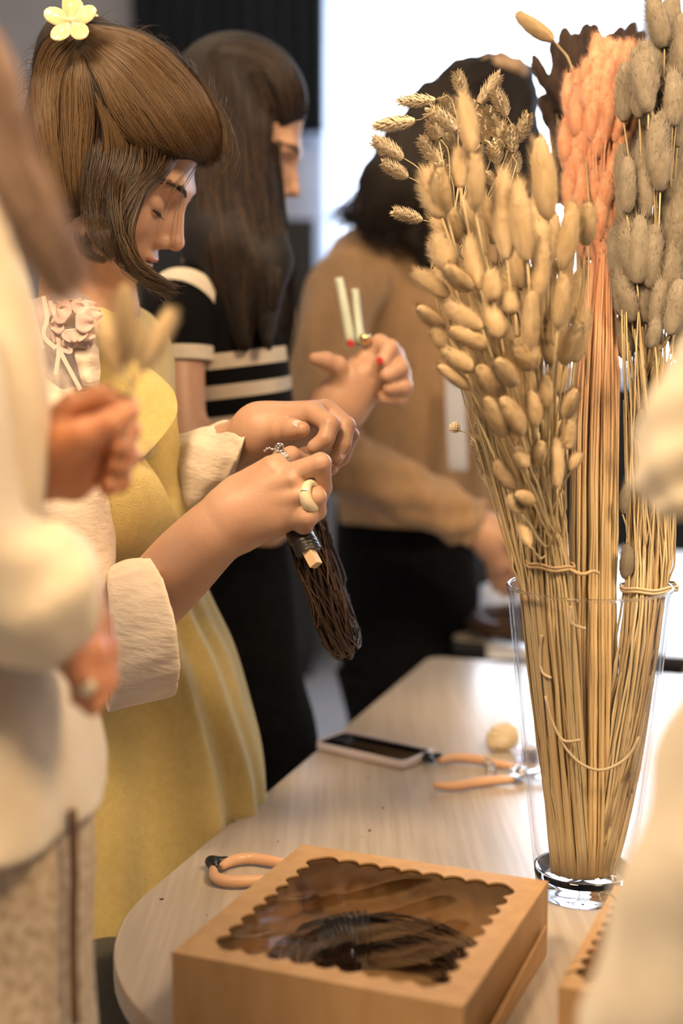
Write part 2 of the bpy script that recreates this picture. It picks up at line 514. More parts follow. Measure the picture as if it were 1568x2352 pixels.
def tabletop(name, t0, t1, width, r0, r1, label, edge_mat):
    """rounded board outline in (t, s)"""
    def corner(ct, cs, r, a0):
        a = np.radians(np.linspace(a0, a0 + 90, 20)); return [(ct + r * math.cos(x), cs + r * math.sin(x)) for x in a]
    o = corner(t1 - r1, width - r1, r1, 0) + corner(t0 + r0, width - r0, r0, 90) + corner(t0 + r0, r0, r0, 180) + corner(t1 - r1, r1, r1, 270)
    o = np.array(o); n = len(o)
    # s axis points to the right of t: orientation is mirrored, so reverse for outward faces
    o = o[::-1]
    xy = np.array([tpt(a, b) for a, b in o])
    c = xy.mean(0)
    th = 0.026
    root = thing(name, (c[0], c[1], 0), label, 'table')
    def ring(z, inset):
        d = unit(xy - c); return np.column_stack([xy - d * inset, np.full(n, z)])
    V = np.vstack([ring(TZ - th, 0.0015), ring(TZ - th + 0.0015, 0), ring(TZ - 0.0015, 0), ring(TZ, 0.0015)])
    Fs = [grid_faces(4, n, True)]
    top = mk('tabletop', V, [np.arange(3 * n, 4 * n)[None], np.arange(n)[::-1][None]], M_wood, root, False)
    mk('edge_band', V, Fs, edge_mat, top)
    top.data.polygons.foreach_set('use_smooth', [False] * len(top.data.polygons))
    for tt, ss in ((t0 + 0.22, 0.16), (t0 + 0.22, width - 0.16), (t1 - 0.2, 0.14), (t1 - 0.2, width - 0.14)):
        p = tpt(tt, ss)
        v, f = lathe([(0, 0), (0.03, 0), (0.03, 0.008), (0.014, 0.02), (0.017, 0.70), (0.04, TZ - th - 0.012), (0.04, TZ - th), (0, TZ - th)], (p[0], p[1], 0), 20)
        mk('leg', v, f, M_leg, root)
    return root
tabletop('work_table', 1.0, 2.53, 0.86, 0.33, 0.03, 'light bamboo table with a rounded corner, carrying the vase and boxes', M_edge)
tabletop('side_table', 2.68, 4.0, 0.86, 0.03, 0.03, 'pale wooden table behind the main table, mostly hidden, with white sheet on it', M_leg)

# ------------------------------------------------------------------ cardboard window boxes
M_kraft = mat('kraft board', (0.50, 0.295, 0.125), (0.56, 0.345, 0.155), scale=60, stretch=(1, 1, 0.3), rough=0.62, bump=0.05, bscale=300)
M_kraft_in = mat('kraft board inside', (0.42, 0.235, 0.09), (0.47, 0.27, 0.11), scale=40, rough=0.75)
M_film = film('clear box film', (0.94, 0.93, 0.92), 0.24, 0.03)
M_twig = mat('dark twig bark', (0.55, 0.55, 0.55), (1.0, 1.0, 1.0), scale=120, rough=0.65, bump=0.4, bscale=400,
             island=[(0.03, 0.014, 0.008), (0.13, 0.062, 0.028), (0.05, 0.023, 0.011), (0.26, 0.14, 0.066)])
M_tape = mat('black floral tape', (0.008, 0.007, 0.007), (0.015, 0.013, 0.012), scale=80, rough=0.38, bump=0.3, bscale=200)
M_cutwood = mat('fresh cut wood', (0.72, 0.49, 0.29), (0.78, 0.56, 0.35), scale=90, stretch=(1, 1, .2), rough=0.6)

def wreath_paths(R, tube, N, K=44, seed=1, wob=1.0):
    """twigs winding along a ring in the XY plane"""
    g = np.random.default_rng(seed)
    out, rad = [], []
    for i in range(N):
        a0 = g.uniform(0, 2 * math.pi); ln = g.uniform(1.6, 4.6)
        a = a0 + np.linspace(0, ln, K)
        ph0 = g.uniform(0, 2 * math.pi); tw = g.uniform(-2.2, 2.2) * wob
        rr = tube * math.sqrt(g.uniform(0.12, 1.0)) * (1 + 0.08 * np.sin(a * g.uniform(2, 6) + g.uniform(0, 6)))
        ph = ph0 + tw * (a - a0) / ln * 2 + 0.15 * np.sin(a * 5 + g.uniform(0, 6))
        r = R + rr * np.cos(ph)
        out.append(np.stack([r * np.cos(a), r * np.sin(a), rr * np.sin(ph) * 0.92], -1))
        b = g.uniform(0.0011, 0.0024)
        if i % 4 == 0:                                       # short broken ends poking out of the bundle
            a = a0 + np.linspace(0, g.uniform(0.25, 0.7), K); ph = ph0 + g.uniform(-1.2, 1.2) * np.linspace(0, 1, K)
            rr = tube * np.linspace(0.75, g.uniform(0.98, 1.12), K); r = R + rr * np.cos(ph)
            out[-1] = np.stack([r * np.cos(a), r * np.sin(a), rr * np.sin(ph) * 0.92], -1)
        rad.append(np.linspace(b, b * 0.45, K))
    return np.array(out), np.array(rad)

def make_wreath(name, centre, Mx, R, tube, N, label, seed, parts=True):
    root = thing(name, centre, label, 'wreath')
    p, r = wreath_paths(R, tube, N, seed=seed)
    V, Fs = tubes(p @ np.asarray(Mx).T + np.asarray(centre), r, 5)
    o = mk('twigs', V, Fs, M_twig, root); o['kind'] = 'stuff'
    a = np.linspace(0, 2 * math.pi, 73)
    core = np.stack([R * np.cos(a), R * np.sin(a), 0 * a], -1) @ np.asarray(Mx).T + np.asarray(centre)
    V, Fs = tubes(core, np.full(73, tube * 0.62), 10)
    mk('core', V, Fs, M_twig, root)
    return root

def window_box(name, corners_px, h, label, wobble=True):
    """four top corners (back-left, back-right, front-right, front-left) as pixels on the plane of the lid"""
    c = [T(x, y, TZ + h)[:2] for x, y in corners_px]
    ctr = np.mean(c, 0)
    ex = unit((c[1] - c[0]) + (c[2] - c[3])); ey = np.array([-ex[1], ex[0]])
    hx = 0.25 * (np.linalg.norm(c[1] - c[0]) + np.linalg.norm(c[2] - c[3])); hy = 0.25 * (np.linalg.norm(c[3] - c[0]) + np.linalg.norm(c[2] - c[1]))
    M = np.eye(4); M[:3, 0] = [*ex, 0]; M[:3, 1] = [*ey, 0]; M[:3, 3] = [*ctr, TZ]
    root = thing(name, (*ctr, TZ), label, 'box')
    th = 0.0016
    for nm, lo, hi in (('base', (-hx, -hy, 0.0004), (hx, hy, th)),
                       ('side_panel', (-hx, -hy, th), (-hx + th, hy, h - 0.002)), ('side_panel', (hx - th, -hy, th), (hx, hy, h - 0.002)),
                       ('side_panel', (-hx + th, -hy, th), (hx - th, -hy + th, h - 0.002)), ('side_panel', (-hx + th, hy - th, th), (hx - th, hy, h - 0.002))):
        MB().box(lo, hi, M).build(nm, M_kraft, root, False)
    # lid sheet with the scalloped opening
    wx, wy = hx * 0.765, hy * 0.80
    op = []
    per = 9
    def scal(a, b, n):
        for i in range(n):
            for q in np.linspace(0, 1, 6, endpoint=False):
                t = (i + q) / n
                nrm = np.array([-(b - a)[1], (b - a)[0]]) / np.linalg.norm(b - a)
                op.append(a + (b - a) * t - nrm * 0.0078 * abs(math.sin(math.pi * q)) ** 0.8 * (1 if 1 else 0))
    K = [np.array(v) for v in ((-wx, -wy), (wx, -wy), (wx, wy), (-wx, wy))]
    for i in range(4): scal(K[i], K[(i + 1) % 4], per)
    op = np.array(op); n = len(op)
    ang = np.arctan2(op[:, 1] / hy, op[:, 0] / hx)
    # outer outline: same count, projected on the rectangle
    ou = []
    for p in op:
        s = max(abs(p[0]) / hx, abs(p[1]) / hy); ou.append(p / s)
    ou = np.array(ou)
    for i in range(4):                                        # snap the nearest points to true corners
        kx = np.array([(-hx, -hy), (hx, -hy), (hx, hy), (-hx, hy)][i]); ou[np.argmin(np.linalg.norm(ou - kx, axis=1))] = kx
    def lift(a, z): return np.column_stack([a, np.full(n, z)])
    V = np.vstack([lift(op, h - 0.002), lift(ou, h - 0.002), lift(ou, h), lift(op, h)])
    V = V @ M[:3, :3].T + M[:3, 3]
    idx = np.arange(4 * n).reshape(4, n); nx = np.roll(idx, -1, 1)
    Fs = [np.stack([idx[a], nx[a], nx[b], idx[b]], -1) for a, b in ((0, 1), (1, 2), (2, 3), (3, 0))]
    lid = mk('lid', V, np.vstack(Fs)[:, ::-1], M_kraft, root, False)
    u_ = np.linspace(-1, 1, 30)
    gx, gy = np.meshgrid(u_ * (wx + 0.012), u_ * (wy + 0.012), indexing='ij')
    gz = h - 0.0026 - 0.0020 * (1 - (gx / (wx + 0.012)) ** 2) * (1 - (gy / (wy + 0.012)) ** 2) * (1.2 + 0.8 * np.sin(gx * 48 + gy * 30) + 0.4 * np.sin(gx * 90 - gy * 70))
    mk('window_film', np.stack([gx, gy, gz], -1).reshape(-1, 3) @ M[:3, :3].T + M[:3, 3], grid_faces(30, 30), M_film, lid)
    # closing flap that stands off the right side
    f = MB(); g = np.array([[hx, -hy * 0.98, 0.004], [hx, hy * 0.93, 0.004], [hx + 0.0045, hy * 0.80, h * 0.56], [hx + 0.010, -hy * 0.9, h * 0.50]])
    g2 = g + np.array([th, 0, 0])
    f.add(np.vstack([g, g2]) @ M[:3, :3].T + M[:3, 3], np.array([[0, 1, 2, 3], [7, 6, 5, 4], [0, 4, 5, 1], [1, 5, 6, 2], [2, 6, 7, 3], [3, 7, 4, 0]]))
    f.build('closing_flap', M_kraft, root, False)
    return root, M, hx, hy
BH = 0.076
box_a, MA, bhx, bhy = window_box('cardboard_box', ((690, 1940), (1258, 2022), (1065, 2316), (398, 2185)), BH, 'brown kraft box with a scalloped clear window showing a twig wreath')
wc = MA @ np.array([0.018, -0.026, 0.0285, 1])
Ry = np.array(Matrix.Rotation(math.radians(1.5), 3, 'X'))
wre = make_wreath('twig_wreath', wc[:3], MA[:3, :3] @ Ry, 0.086, 0.0225, 260, 'dark brown twig wreath lying inside the window box', 3)
def band_wrap(root, Mx, centre, R, tube, a0, a1, mat_, name, lab=None):
    a = np.linspace(a0, a1, 40)
    turns = 30
    V, Fs = tubes((np.stack([R * np.cos(a), R * np.sin(a), 0 * a], -1) @ np.asarray(Mx).T + np.asarray(centre)), tube * (1 + 0.05 * np.sin(np.linspace(0, turns, 40) * 2.1)), 14, True)
    return mk(name, V, Fs, mat_, root, True, lab)
band_wrap(wre, MA[:3, :3] @ Ry, wc[:3], 0.086, 0.0240, math.radians(118), math.radians(160), M_tape, 'tape_wrap', 'black tape wound round the twigs')
b_top = [(1405, 2032), (1700, 2075), (1640, 2330), (1288, 2266)]
window_box('cardboard_box', b_top, BH, 'second brown kraft box at the right edge, half hidden by the cream sleeve')

# ------------------------------------------------------------------ glass vase
VC = np.array([0.266, 1.472, TZ])
def zfor(py, x=VC[0], y=VC[1]):
    lo_, hi_ = 0.3, 2.5
    for _ in range(50):
        m_ = (lo_ + hi_) / 2
        v = np.array([x, y, m_]) - CAMP; yy = CY - F * (v @ UPV) / (v @ FWV)
        lo_, hi_ = (m_, hi_) if yy > py else (lo_, m_)
    return lo_
VH = zfor(1343) - TZ
M_vglass = film('vase wall glass', (0.985, 0.987, 0.992), 0.015, 0.01, 3.6, 0.6)
M_vbase = mat('vase base glass', (1, 1, 1), rough=0.01, trans=1.0, ior=1.48)
vase = thing('glass_vase', VC, 'tall clear glass vase holding bundles of dried grass', 'vase')
rb, rt, wt, fl = 0.0515, 0.0885, 0.0032, 0.030
def rv(z): return rb + (rt - rb) * ((z - 0.012) / (VH - 0.012)) ** 0.92 if z > 0.012 else rb
zs = np.linspace(fl, VH - 0.003, 16)
outer = [(rv(z), z) for z in zs] + [(rt + 0.0006, VH - 0.0015), (rt - wt * 0.5, VH), (rt - wt, VH - 0.0015)]
inner = [(rv(z) - wt, z) for z in zs[::-1][:-1]] + [(rv(fl) - wt - 0.004, fl + 0.001)]
V, Fc = lathe(outer + inner, VC, 72)
mk('wall', V, Fc, M_vglass, vase)
V, Fc = lathe([(0, 0.004), (rb * 0.62, 0.003), (rb * 0.80, 0.0008), (rb * 0.9, 0.0002), (rb * 0.97, 0.002), (rb, 0.008), (rv(0.02), 0.02), (rv(fl), fl), (rv(fl) - wt, fl), (rb * 0.85, 0.020), (rb * 0.6, 0.0165), (0, 0.015)], VC, 72)
mk('base', V, Fc, M_vbase, vase)
tv, tf = tubes(np.array([[(rt - wt * 0.5) * math.cos(a), (rt - wt * 0.5) * math.sin(a), VH - 0.0012] for a in np.linspace(0, 2 * math.pi, 73)]) + VC, np.full(73, 0.0018), 8)
mk('rim', tv, tf, M_vbase, vase)

# ------------------------------------------------------------------ phone
def frame_on_table(px0, px1, py0, py1):
    a, b = T(px0, py0), T(px1, py1)
    return a, b
pa, pb, pc, pd = (T(x_, y_, TZ + 0.0136) for x_, y_ in ((708, 1700), (800, 1676), (1005, 1718), (928, 1752)))
pctr = (pa + pb + pc + pd) / 4; pctr[2] = TZ
ex = unit((pc - pb) + (pd - pa)); ey = np.cross([0, 0, 1.0], ex)
M_case = mat('pale lilac phone case', (0.80, 0.71, 0.76), (0.84, 0.76, 0.80), scale=20, rough=0.35, coat=0.2)
M_screen = mat('black phone screen', (0.003, 0.003, 0.004), rough=0.04, spec=0.35)
def rrect(hx, hy, r, n=8):
    out = []
    for cx, cy, a0 in ((hx - r, hy - r, 0), (-hx + r, hy - r, 90), (-hx + r, -hy + r, 180), (hx - r, -hy + r, 270)):
        for a in np.radians(np.linspace(a0, a0 + 90, n)): out.append((cx + r * math.cos(a), cy + r * math.sin(a)))
    return np.array(out)
def rounded_slab(hx, hy, r, levels, Mx, o):
    """levels rows (inset, z)"""
    rows = [np.column_stack([rrect(hx - i, hy - i, max(r - i, 0.001)), np.full(32, z)]) for i, z in levels]
    V = np.vstack(rows) @ Mx.T + o
    n = 32; k = len(levels)
    return V, [grid_faces(k, n, True), (np.arange(n) + (k - 1) * n)[None], np.arange(n)[::-1][None]]
ph = thing('smartphone', pctr, 'black smartphone in a pale lilac case lying face up', 'phone')
Mp = np.column_stack([ex, ey, [0, 0, 1]])
phx, phy = 0.0815, 0.0400
V, Fs = rounded_slab(phx, phy, 0.012, [(0.003, 0.0003), (0.0005, 0.002), (0, 0.006), (0.0004, 0.0128), (0.0022, 0.0136), (0.0042, 0.0122)], Mp, pctr)
mk('case', V, Fs, M_case, ph)
V, Fs = rounded_slab(phx - 0.0046, phy - 0.0046, 0.009, [(0, 0.0085), (0, 0.0126), (0.0008, 0.0129)], Mp, pctr)
mk('screen', V, Fs, M_screen, ph)

# ------------------------------------------------------------------ pruning shears
M_peach = mat('peach plastic grip', (0.80, 0.47, 0.27), (0.84, 0.52, 0.31), scale=15, rough=0.3, coat=0.3)
M_steel = mat('blade steel', (0.62, 0.62, 0.64), (0.72, 0.72, 0.73), scale=60, metal=1, rough=0.22)
M_blackp = mat('black plastic catch', (0.012, 0.012, 0.013), rough=0.4)
def table_path(px, n, z=0.009):
    return crv(np.array([T(x, y) for x, y in px]), n) + np.array([0, 0, z])
def grip(name, px, root, r=0.0068):
    p = table_path(px, 24)
    rr = r * np.clip(np.sin(np.linspace(0.12, math.pi - 0.12, 24)) ** 0.25, 0.5, 1)
    V, Fs = tubes(p, rr, 12, True)
    return mk(name, V, Fs, M_peach, root)
def catch_on(root, px, r=0.011):
    c = T(*px) + np.array([0, 0, 0.010])
    V, Fs = Sdf().cone(c + [-0.009, 0.004, 0], c + [0.008, 0.007, 0.001], 0.006, 0.0045).cone(c + [-0.009, 0.004, 0], c + [-0.004, -0.012, 0], 0.005, 0.004).mesh(0.0012)
    mk('catch', V, Fs, M_blackp, root)
s1 = thing('pruning_shears', T(1090, 1785), 'peach-handled pruning shears lying open beside the phone', 'shears')
grip('handle', [(1008, 1762), (1040, 1754), (1090, 1757), (1140, 1768), (1180, 1776)], s1)
grip('handle', [(995, 1818), (1040, 1820), (1090, 1812), (1140, 1806), (1178, 1804)], s1)
catch_on(s1, (996, 1756))
def blade(root, px, w, z=0.007):
    p = table_path(px, 14, z)
    t = unit(np.gradient(p, axis=0)); s_ = np.cross(t, [0, 0, 1.0])
    ww = (w * np.linspace(1, 0.15, 14) ** 0.7)[:, None]
    V = np.vstack([p - s_ * ww, p + s_ * ww, p + s_ * ww + [0, 0, 0.0025], p - s_ * ww + [0, 0, 0.0025]])
    i = np.arange(14)
    Fs = []
    for a, b in ((0, 1), (1, 2), (2, 3), (3, 0)):
        Fs.append(np.stack([a * 14 + i[:-1], b * 14 + i[:-1], b * 14 + i[1:], a * 14 + i[1:]], -1))
    mk('blade', V, np.vstack(Fs)[:, ::-1], M_steel, root, False)
blade(s1, [(1176, 1776), (1205, 1790), (1240, 1800), (1290, 1803)], 0.009)
blade(s1, [(1176, 1804), (1205, 1795), (1240, 1788), (1285, 1772)], 0.007, 0.011)
c = T(1197, 1792)
V, Fs = lathe([(0, 0.006), (0.0085, 0.006), (0.0085, 0.0165), (0.006, 0.0185), (0, 0.019)], c, 24); mk('pivot_bolt', V, Fs, M_steel, s1)
u = np.linspace(0, 1, 120)
pa_, pb_ = T(1115, 1768) + [0, 0, 0.012], T(1128, 1802) + [0, 0, 0.012]
mid = pa_ * (1 - u[:, None]) + pb_ * u[:, None] + np.outer(np.sin(u * math.pi), [0.004, 0, 0])
spr = mid + np.stack([0.006 * np.cos(u * 2 * math.pi * 7), 0 * u, 0.006 * np.sin(u * 2 * math.pi * 7)], -1)
V, Fs = tubes(spr, np.full(120, 0.0009), 6, True); mk('spring', V, Fs, M_steel, s1)
s2 = thing('pruning_shears', T(560, 2010), 'peach-handled pruning shears partly hidden behind the window box', 'shears')
grip('handle', [(508, 2008), (530, 1995), (570, 1988), (620, 1994), (680, 2006)], s2)
grip('handle', [(488, 2012), (497, 2034), (535, 2042), (590, 2040), (660, 2042)], s2)
catch_on(s2, (503, 2002))
blade(s2, [(680, 2006), (715, 2020), (750, 2026), (790, 2030)], 0.008)
blade(s2, [(660, 2042), (700, 2030), (740, 2022), (780, 2012)], 0.006, 0.0105)

# ------------------------------------------------------------------ cream stone, tape roll, crumbs, far things
M_stone = mat('cream sponge stone', (0.74, 0.61, 0.40), (0.82, 0.70, 0.50), scale=90, rough=0.9, bump=0.8, bscale=160)
c = T(1152, 1722)
sd = Sdf().ell(c + [0, 0, 0.019], (0.021, 0.019, 0.019), k=0.01).ell(c + [0.008, 0.003, 0.021], (0.017, 0.016, 0.016), k=0.01).ell(c + [-0.006, -0.004, 0.012], (0.017, 0.016, 0.012), k=0.01)
V, Fs = sd.mesh(0.0014)
V = V + 0.0009 * np.sin(V * 900).sum(1, keepdims=True) * unit(V - c - [0, 0, 0.018])
V[:, 2] = np.maximum(V[:, 2], TZ + 0.0002)
tag(mk('sponge_stone', V, Fs, M_stone), 'cream rough lump like a sponge stone standing near the vase', 'stone')
M_clear = film('clear tape', (0.9, 0.9, 0.95), 0.08, 0.08)
rc = T(1216, 1745)
tr = thing('tape_roll', rc, 'small clear tape roll lying just left of the vase', 'tape roll')
V, Fs = lathe([(0.012, 0.0003), (0.021, 0.0003), (0.0215, 0.002), (0.0215, 0.016), (0.021, 0.018), (0.012, 0.018), (0.012, 0.0003)], rc, 36); mk('roll', V, Fs, M_clear, tr)
V, Fs = lathe([(0.0105, 0.0003), (0.012, 0.0003), (0.012, 0.018), (0.0105, 0.018), (0.0105, 0.0003)], rc, 36); mk('core', V, Fs, mat('white core', (0.7, 0.7, 0.76), rough=0.5), tr)
M_crumb = mat('dark bark crumb', (0.03, 0.017, 0.009), (0.09, 0.05, 0.02), scale=300, rough=0.9)
def crumb_mesh(seed):
    g = np.random.default_rng(seed)
    v = unit(g.normal(size=(12, 3))) * g.uniform(0.6, 1.2, (12, 1)) * np.array([1, 0.65, 0.45])
    v[:, 2] -= v[:, 2].min()
    import bmesh
    bm = bmesh.new()
    for q in v: bm.verts.new(q)
    bmesh.ops.convex_hull(bm, input=bm.verts)
    me = bpy.data.meshes.new('crumb'); bm.to_mesh(me); bm.free(); me.materials.append(M_crumb)
    return me
cms = [crumb_mesh(i) for i in range(3)]
crumbs = [(371, 2066, 2.6, 'dark crumb lying alone near the rounded table corner'), (849, 1909, 3.0, 'largest dark crumb on the table between phone and box'), (880, 1857, 2.2, 'small crumb below the phone'),
          (844, 1789, 2.2, 'pale brown crumb just under the phone'), (537, 1888, 2.2, 'crumb at the table edge by the yellow vest'), (638, 1934, 1.7, 'faint crumb behind the window box, left of centre')]
for i, (x, y, s, l) in enumerate(crumbs):
    o = bpy.data.objects.new('bark_crumb', cms[i % 3]); COL.objects.link(o)
    o.location = T(x, y); o.scale = (s * 0.001,) * 3; o.rotation_euler = (0, 0, i * 1.3)
    tag(o, l, 'crumb', 'bark crumbs on the table')
for i, (x, y, s, l) in enumerate([(832, 1922, 1.1, 'tiny crumb touching the left side of the largest crumb'), (897, 1893, 1.0, 'tiny crumb just right of and above the largest crumb'), (475, 2103, 0.9, 'tiny crumb left of the near box, below the hidden shears'), (798, 1836, 1.0, 'tiny crumb on the bare table left of centre, below the phone'), (715, 1932, 1.0, 'tiny crumb close behind the back left corner of the near box'), (1086, 1972, 0.8, 'tiny crumb behind the back edge of the near box, right of centre'), (1040, 1968, 0.8, 'tiny crumb behind the back edge of the near box, left of its neighbour'), (1212, 1978, 0.9, 'tiny crumb between the near box and the foot of the vase')]):
    o = bpy.data.objects.new('bark_crumb', cms[i % 3]); COL.objects.link(o)
    o.location = T(x, y); o.scale = (s * 0.001,) * 3; o.rotation_euler = (0, 0, i * 2.1)
    tag(o, l, 'crumb', 'bark crumbs on the table')

M_white = mat('white glazed paper', (0.86, 0.88, 0.93), rough=0.25, coat=0.4)
q = [T(1106, 1404), T(1420, 1404), T(1440, 1514), T(1117, 1514)]
g = np.array([[q[3] * (1 - s) + q[2] * s for s in np.linspace(0, 1, 16)], [(q[3] * .66 + q[0] * .34) * (1 - s) + (q[2] * .66 + q[1] * .34) * s for s in np.linspace(0, 1, 16)],
              [(q[3] * .33 + q[0] * .67) * (1 - s) + (q[2] * .33 + q[1] * .67) * s for s in np.linspace(0, 1, 16)], [q[0] * (1 - s) + q[1] * s for s in np.linspace(0, 1, 16)]])
g[..., 2] = TZ + 0.002
V, Fs = patch(g, 16, 16)
sheet = mk('paper_sheet', V, Fs, M_white); solid(sheet, 0.0012, 0)
tag(sheet, 'white glossy paper sheet spread across the two tables behind the vase', 'paper')
wc2 = T(1215, 1462) + [0, 0, 0.029]
make_wreath('twig_wreath', wc2, np.eye(3), 0.105, 0.026, 90, 'dark twig wreath lying on the white sheet behind the vase', 9)
bc = T(1150, 1424)
M_bot = sheer('white milky plastic', (0.93, 0.94, 0.97), 0.97)
bt = thing('plastic_bottle', bc, 'squat white plastic bottle with a narrow nozzle behind the vase', 'bottle')
V, Fs = lathe([(0, 0.0005), (0.047, 0.0005), (0.050, 0.004), (0.050, 0.060), (0.046, 0.072), (0.030, 0.080), (0.016, 0.083), (0, 0.083)], bc, 32); mk('body', V, Fs, M_bot, bt)
V, Fs = lathe([(0, 0.083), (0.015, 0.083), (0.016, 0.088), (0.0155, 0.125), (0.012, 0.134), (0.006, 0.138), (0, 0.138)], bc, 24); mk('nozzle', V, Fs, M_bot, bt)

# ------------------------------------------------------------------ dried grasses
def fuzz_head(seed, hairs=1100, length=0.30):
    """soft oval seed head, unit length along z, width 1"""
    g = np.random.default_rng(seed)
    z = (1 - np.cos(np.linspace(0, math.pi, 13))) / 2
    r = 0.37 * np.sin(np.pi * np.clip(z, 0.0, 1) ** 0.9) ** 0.38
    r[0], r[-1] = 0.05, 0.02
    seg = 12
    a = np.arange(seg) / seg * 2 * math.pi
    bend = 0.10 * g.uniform(-1, 1)
    rr = r[:, None] * (1 + 0.06 * g.normal(size=(13, seg)))
    V = np.stack([rr * np.cos(a) + bend * np.sin(np.pi * z)[:, None], rr * np.sin(a), np.repeat(z[:, None], seg, 1)], -1).reshape(-1, 3)
    Fq = grid_faces(13, seg, True)
    # hairs
    hz = g.uniform(0.02, 0.98, hairs); ha = g.uniform(0, 2 * math.pi, hairs)
    hr = np.interp(hz, z, r)
    base = np.stack([hr * np.cos(ha) + bend * np.sin(np.pi * hz), hr * np.sin(ha), hz], -1)
    out = np.stack([np.cos(ha), np.sin(ha), 0 * ha], -1)
    tip = base + out * (length * g.uniform(0.4, 1.1, (hairs, 1))) * 0.8 + np.array([0, 0, 1]) * (length * 0.55 * g.uniform(0.2, 1.2, (hairs, 1)))
    side = np.stack([-np.sin(ha), np.cos(ha), 0 * ha], -1) * 0.012
    H = np.stack([base - side, base + side, tip], 1).reshape(-1, 3)
    Ft = np.arange(3 * hairs).reshape(-1, 3) + len(V)
    return np.vstack([V, H]), [Fq, Ft]

def scale_head(seed, rows=15, per=11):
    """phalaris spike of overlapping pointed scales"""
    g = np.random.default_rng(seed)
    V, Fs, n = [], [], 0
    z = np.linspace(0, 1, 9); r = 0.29 * np.sin(np.pi * (0.06 + 0.9 * z) ** 0.85) ** 0.6
    a = np.arange(8) / 8 * 2 * math.pi
    V.append(np.stack([r[:, None] * np.cos(a), r[:, None] * np.sin(a), np.repeat(z[:, None], 8, 1)], -1).reshape(-1, 3)); Fs.append(grid_faces(9, 8, True)); n = 72
    for i in range(rows):
        t = i / (rows - 1) * 0.93 + 0.0
        rad = np.interp(t, z, r)
        m = max(4, int(per * rad / 0.29))
        for j in range(m):
            an = (j + 0.5 * (i % 2)) / m * 2 * math.pi + g.uniform(-0.2, 0.2)
            o = np.array([math.cos(an), math.sin(an), 0]); s = np.array([-math.sin(an), math.cos(an), 0])
            L = 0.17 * g.uniform(0.8, 1.25); w = 0.105 * g.uniform(0.8, 1.1)
            b = o * rad * 0.92 + np.array([0, 0, t])
            m1 = b + o * 0.13 + np.array([0, 0, L * 0.45])
            tp = b + o * (0.25 + 0.08 * g.uniform(-1, 1)) + np.array([0, 0, L * 1.05])
            V.append(np.array([b, m1 + s * w - o * 0.05, tp, m1 - s * w - o * 0.05, m1]))
            Fs.append(np.array([[0, 1, 4], [1, 2, 4], [2, 3, 4], [3, 0, 4]]) + n); n += 5
    return np.vstack(V), Fs

M_lag = mat('bunny tail fluff', (0.60, 0.44, 0.24), (0.73, 0.57, 0.355), scale=2.5, rough=0.9, sheen=0.4, sheen_tint=(1, .9, .7), orand=((0.86, 0.83, 0.80), (1.06, 1.06, 1.06)))
M_phal = mat('phalaris scale', (0.74, 0.62, 0.43), (0.84, 0.73, 0.54), scale=5, rough=0.75, orand=((0.86, 0.83, 0.80), (1.06, 1.06, 1.06)))
M_coral = mat('coral dyed grass', (0.87, 0.39, 0.225), (0.92, 0.54, 0.345), scale=3, rough=0.8, sheen=0.3, orand=((0.86, 0.83, 0.80), (1.06, 1.06, 1.06)))
M_brown = mat('dark brown dyed grass', (0.030, 0.014, 0.009), (0.055, 0.026, 0.016), scale=3, rough=0.8, sheen=0.15)
M_grey = mat('grey dyed grass', (0.30, 0.25, 0.18), (0.40, 0.34, 0.255), scale=3, rough=0.9, sheen=0.25, orand=((0.86, 0.83, 0.80), (1.06, 1.06, 1.06)))
M_straw = mat('straw stem', (0.72, 0.55, 0.30), (0.80, 0.65, 0.39), scale=14, stretch=(1, 1, 0.15), rough=0.5, orand=((0.74, 0.68, 0.60), (1.12, 1.12, 1.1)))
M_straw_g = mat('green-grey straw stem', (0.66, 0.53, 0.30), (0.76, 0.64, 0.41), scale=14, stretch=(1, 1, 0.15), rough=0.5, orand=((0.74, 0.68, 0.60), (1.12, 1.12, 1.1)))
M_straw_d = mat('dull straw stem', (0.54, 0.42, 0.25), (0.66, 0.54, 0.35), scale=14, stretch=(1, 1, 0.15), rough=0.6, orand=((0.74, 0.68, 0.60), (1.12, 1.12, 1.1)))
M_rose = mat('rosy straw stem', (0.80, 0.40, 0.20), (0.82, 0.53, 0.28), scale=5, stretch=(1, 1, 0.2), rough=0.5)
M_twine = mat('jute twine', (0.62, 0.42, 0.22), (0.72, 0.53, 0.30), scale=300, rough=0.85, bump=0.5, bscale=500)
M_raffia = mat('pale raffia', (0.74, 0.58, 0.36), (0.80, 0.66, 0.45), scale=40, rough=0.6)

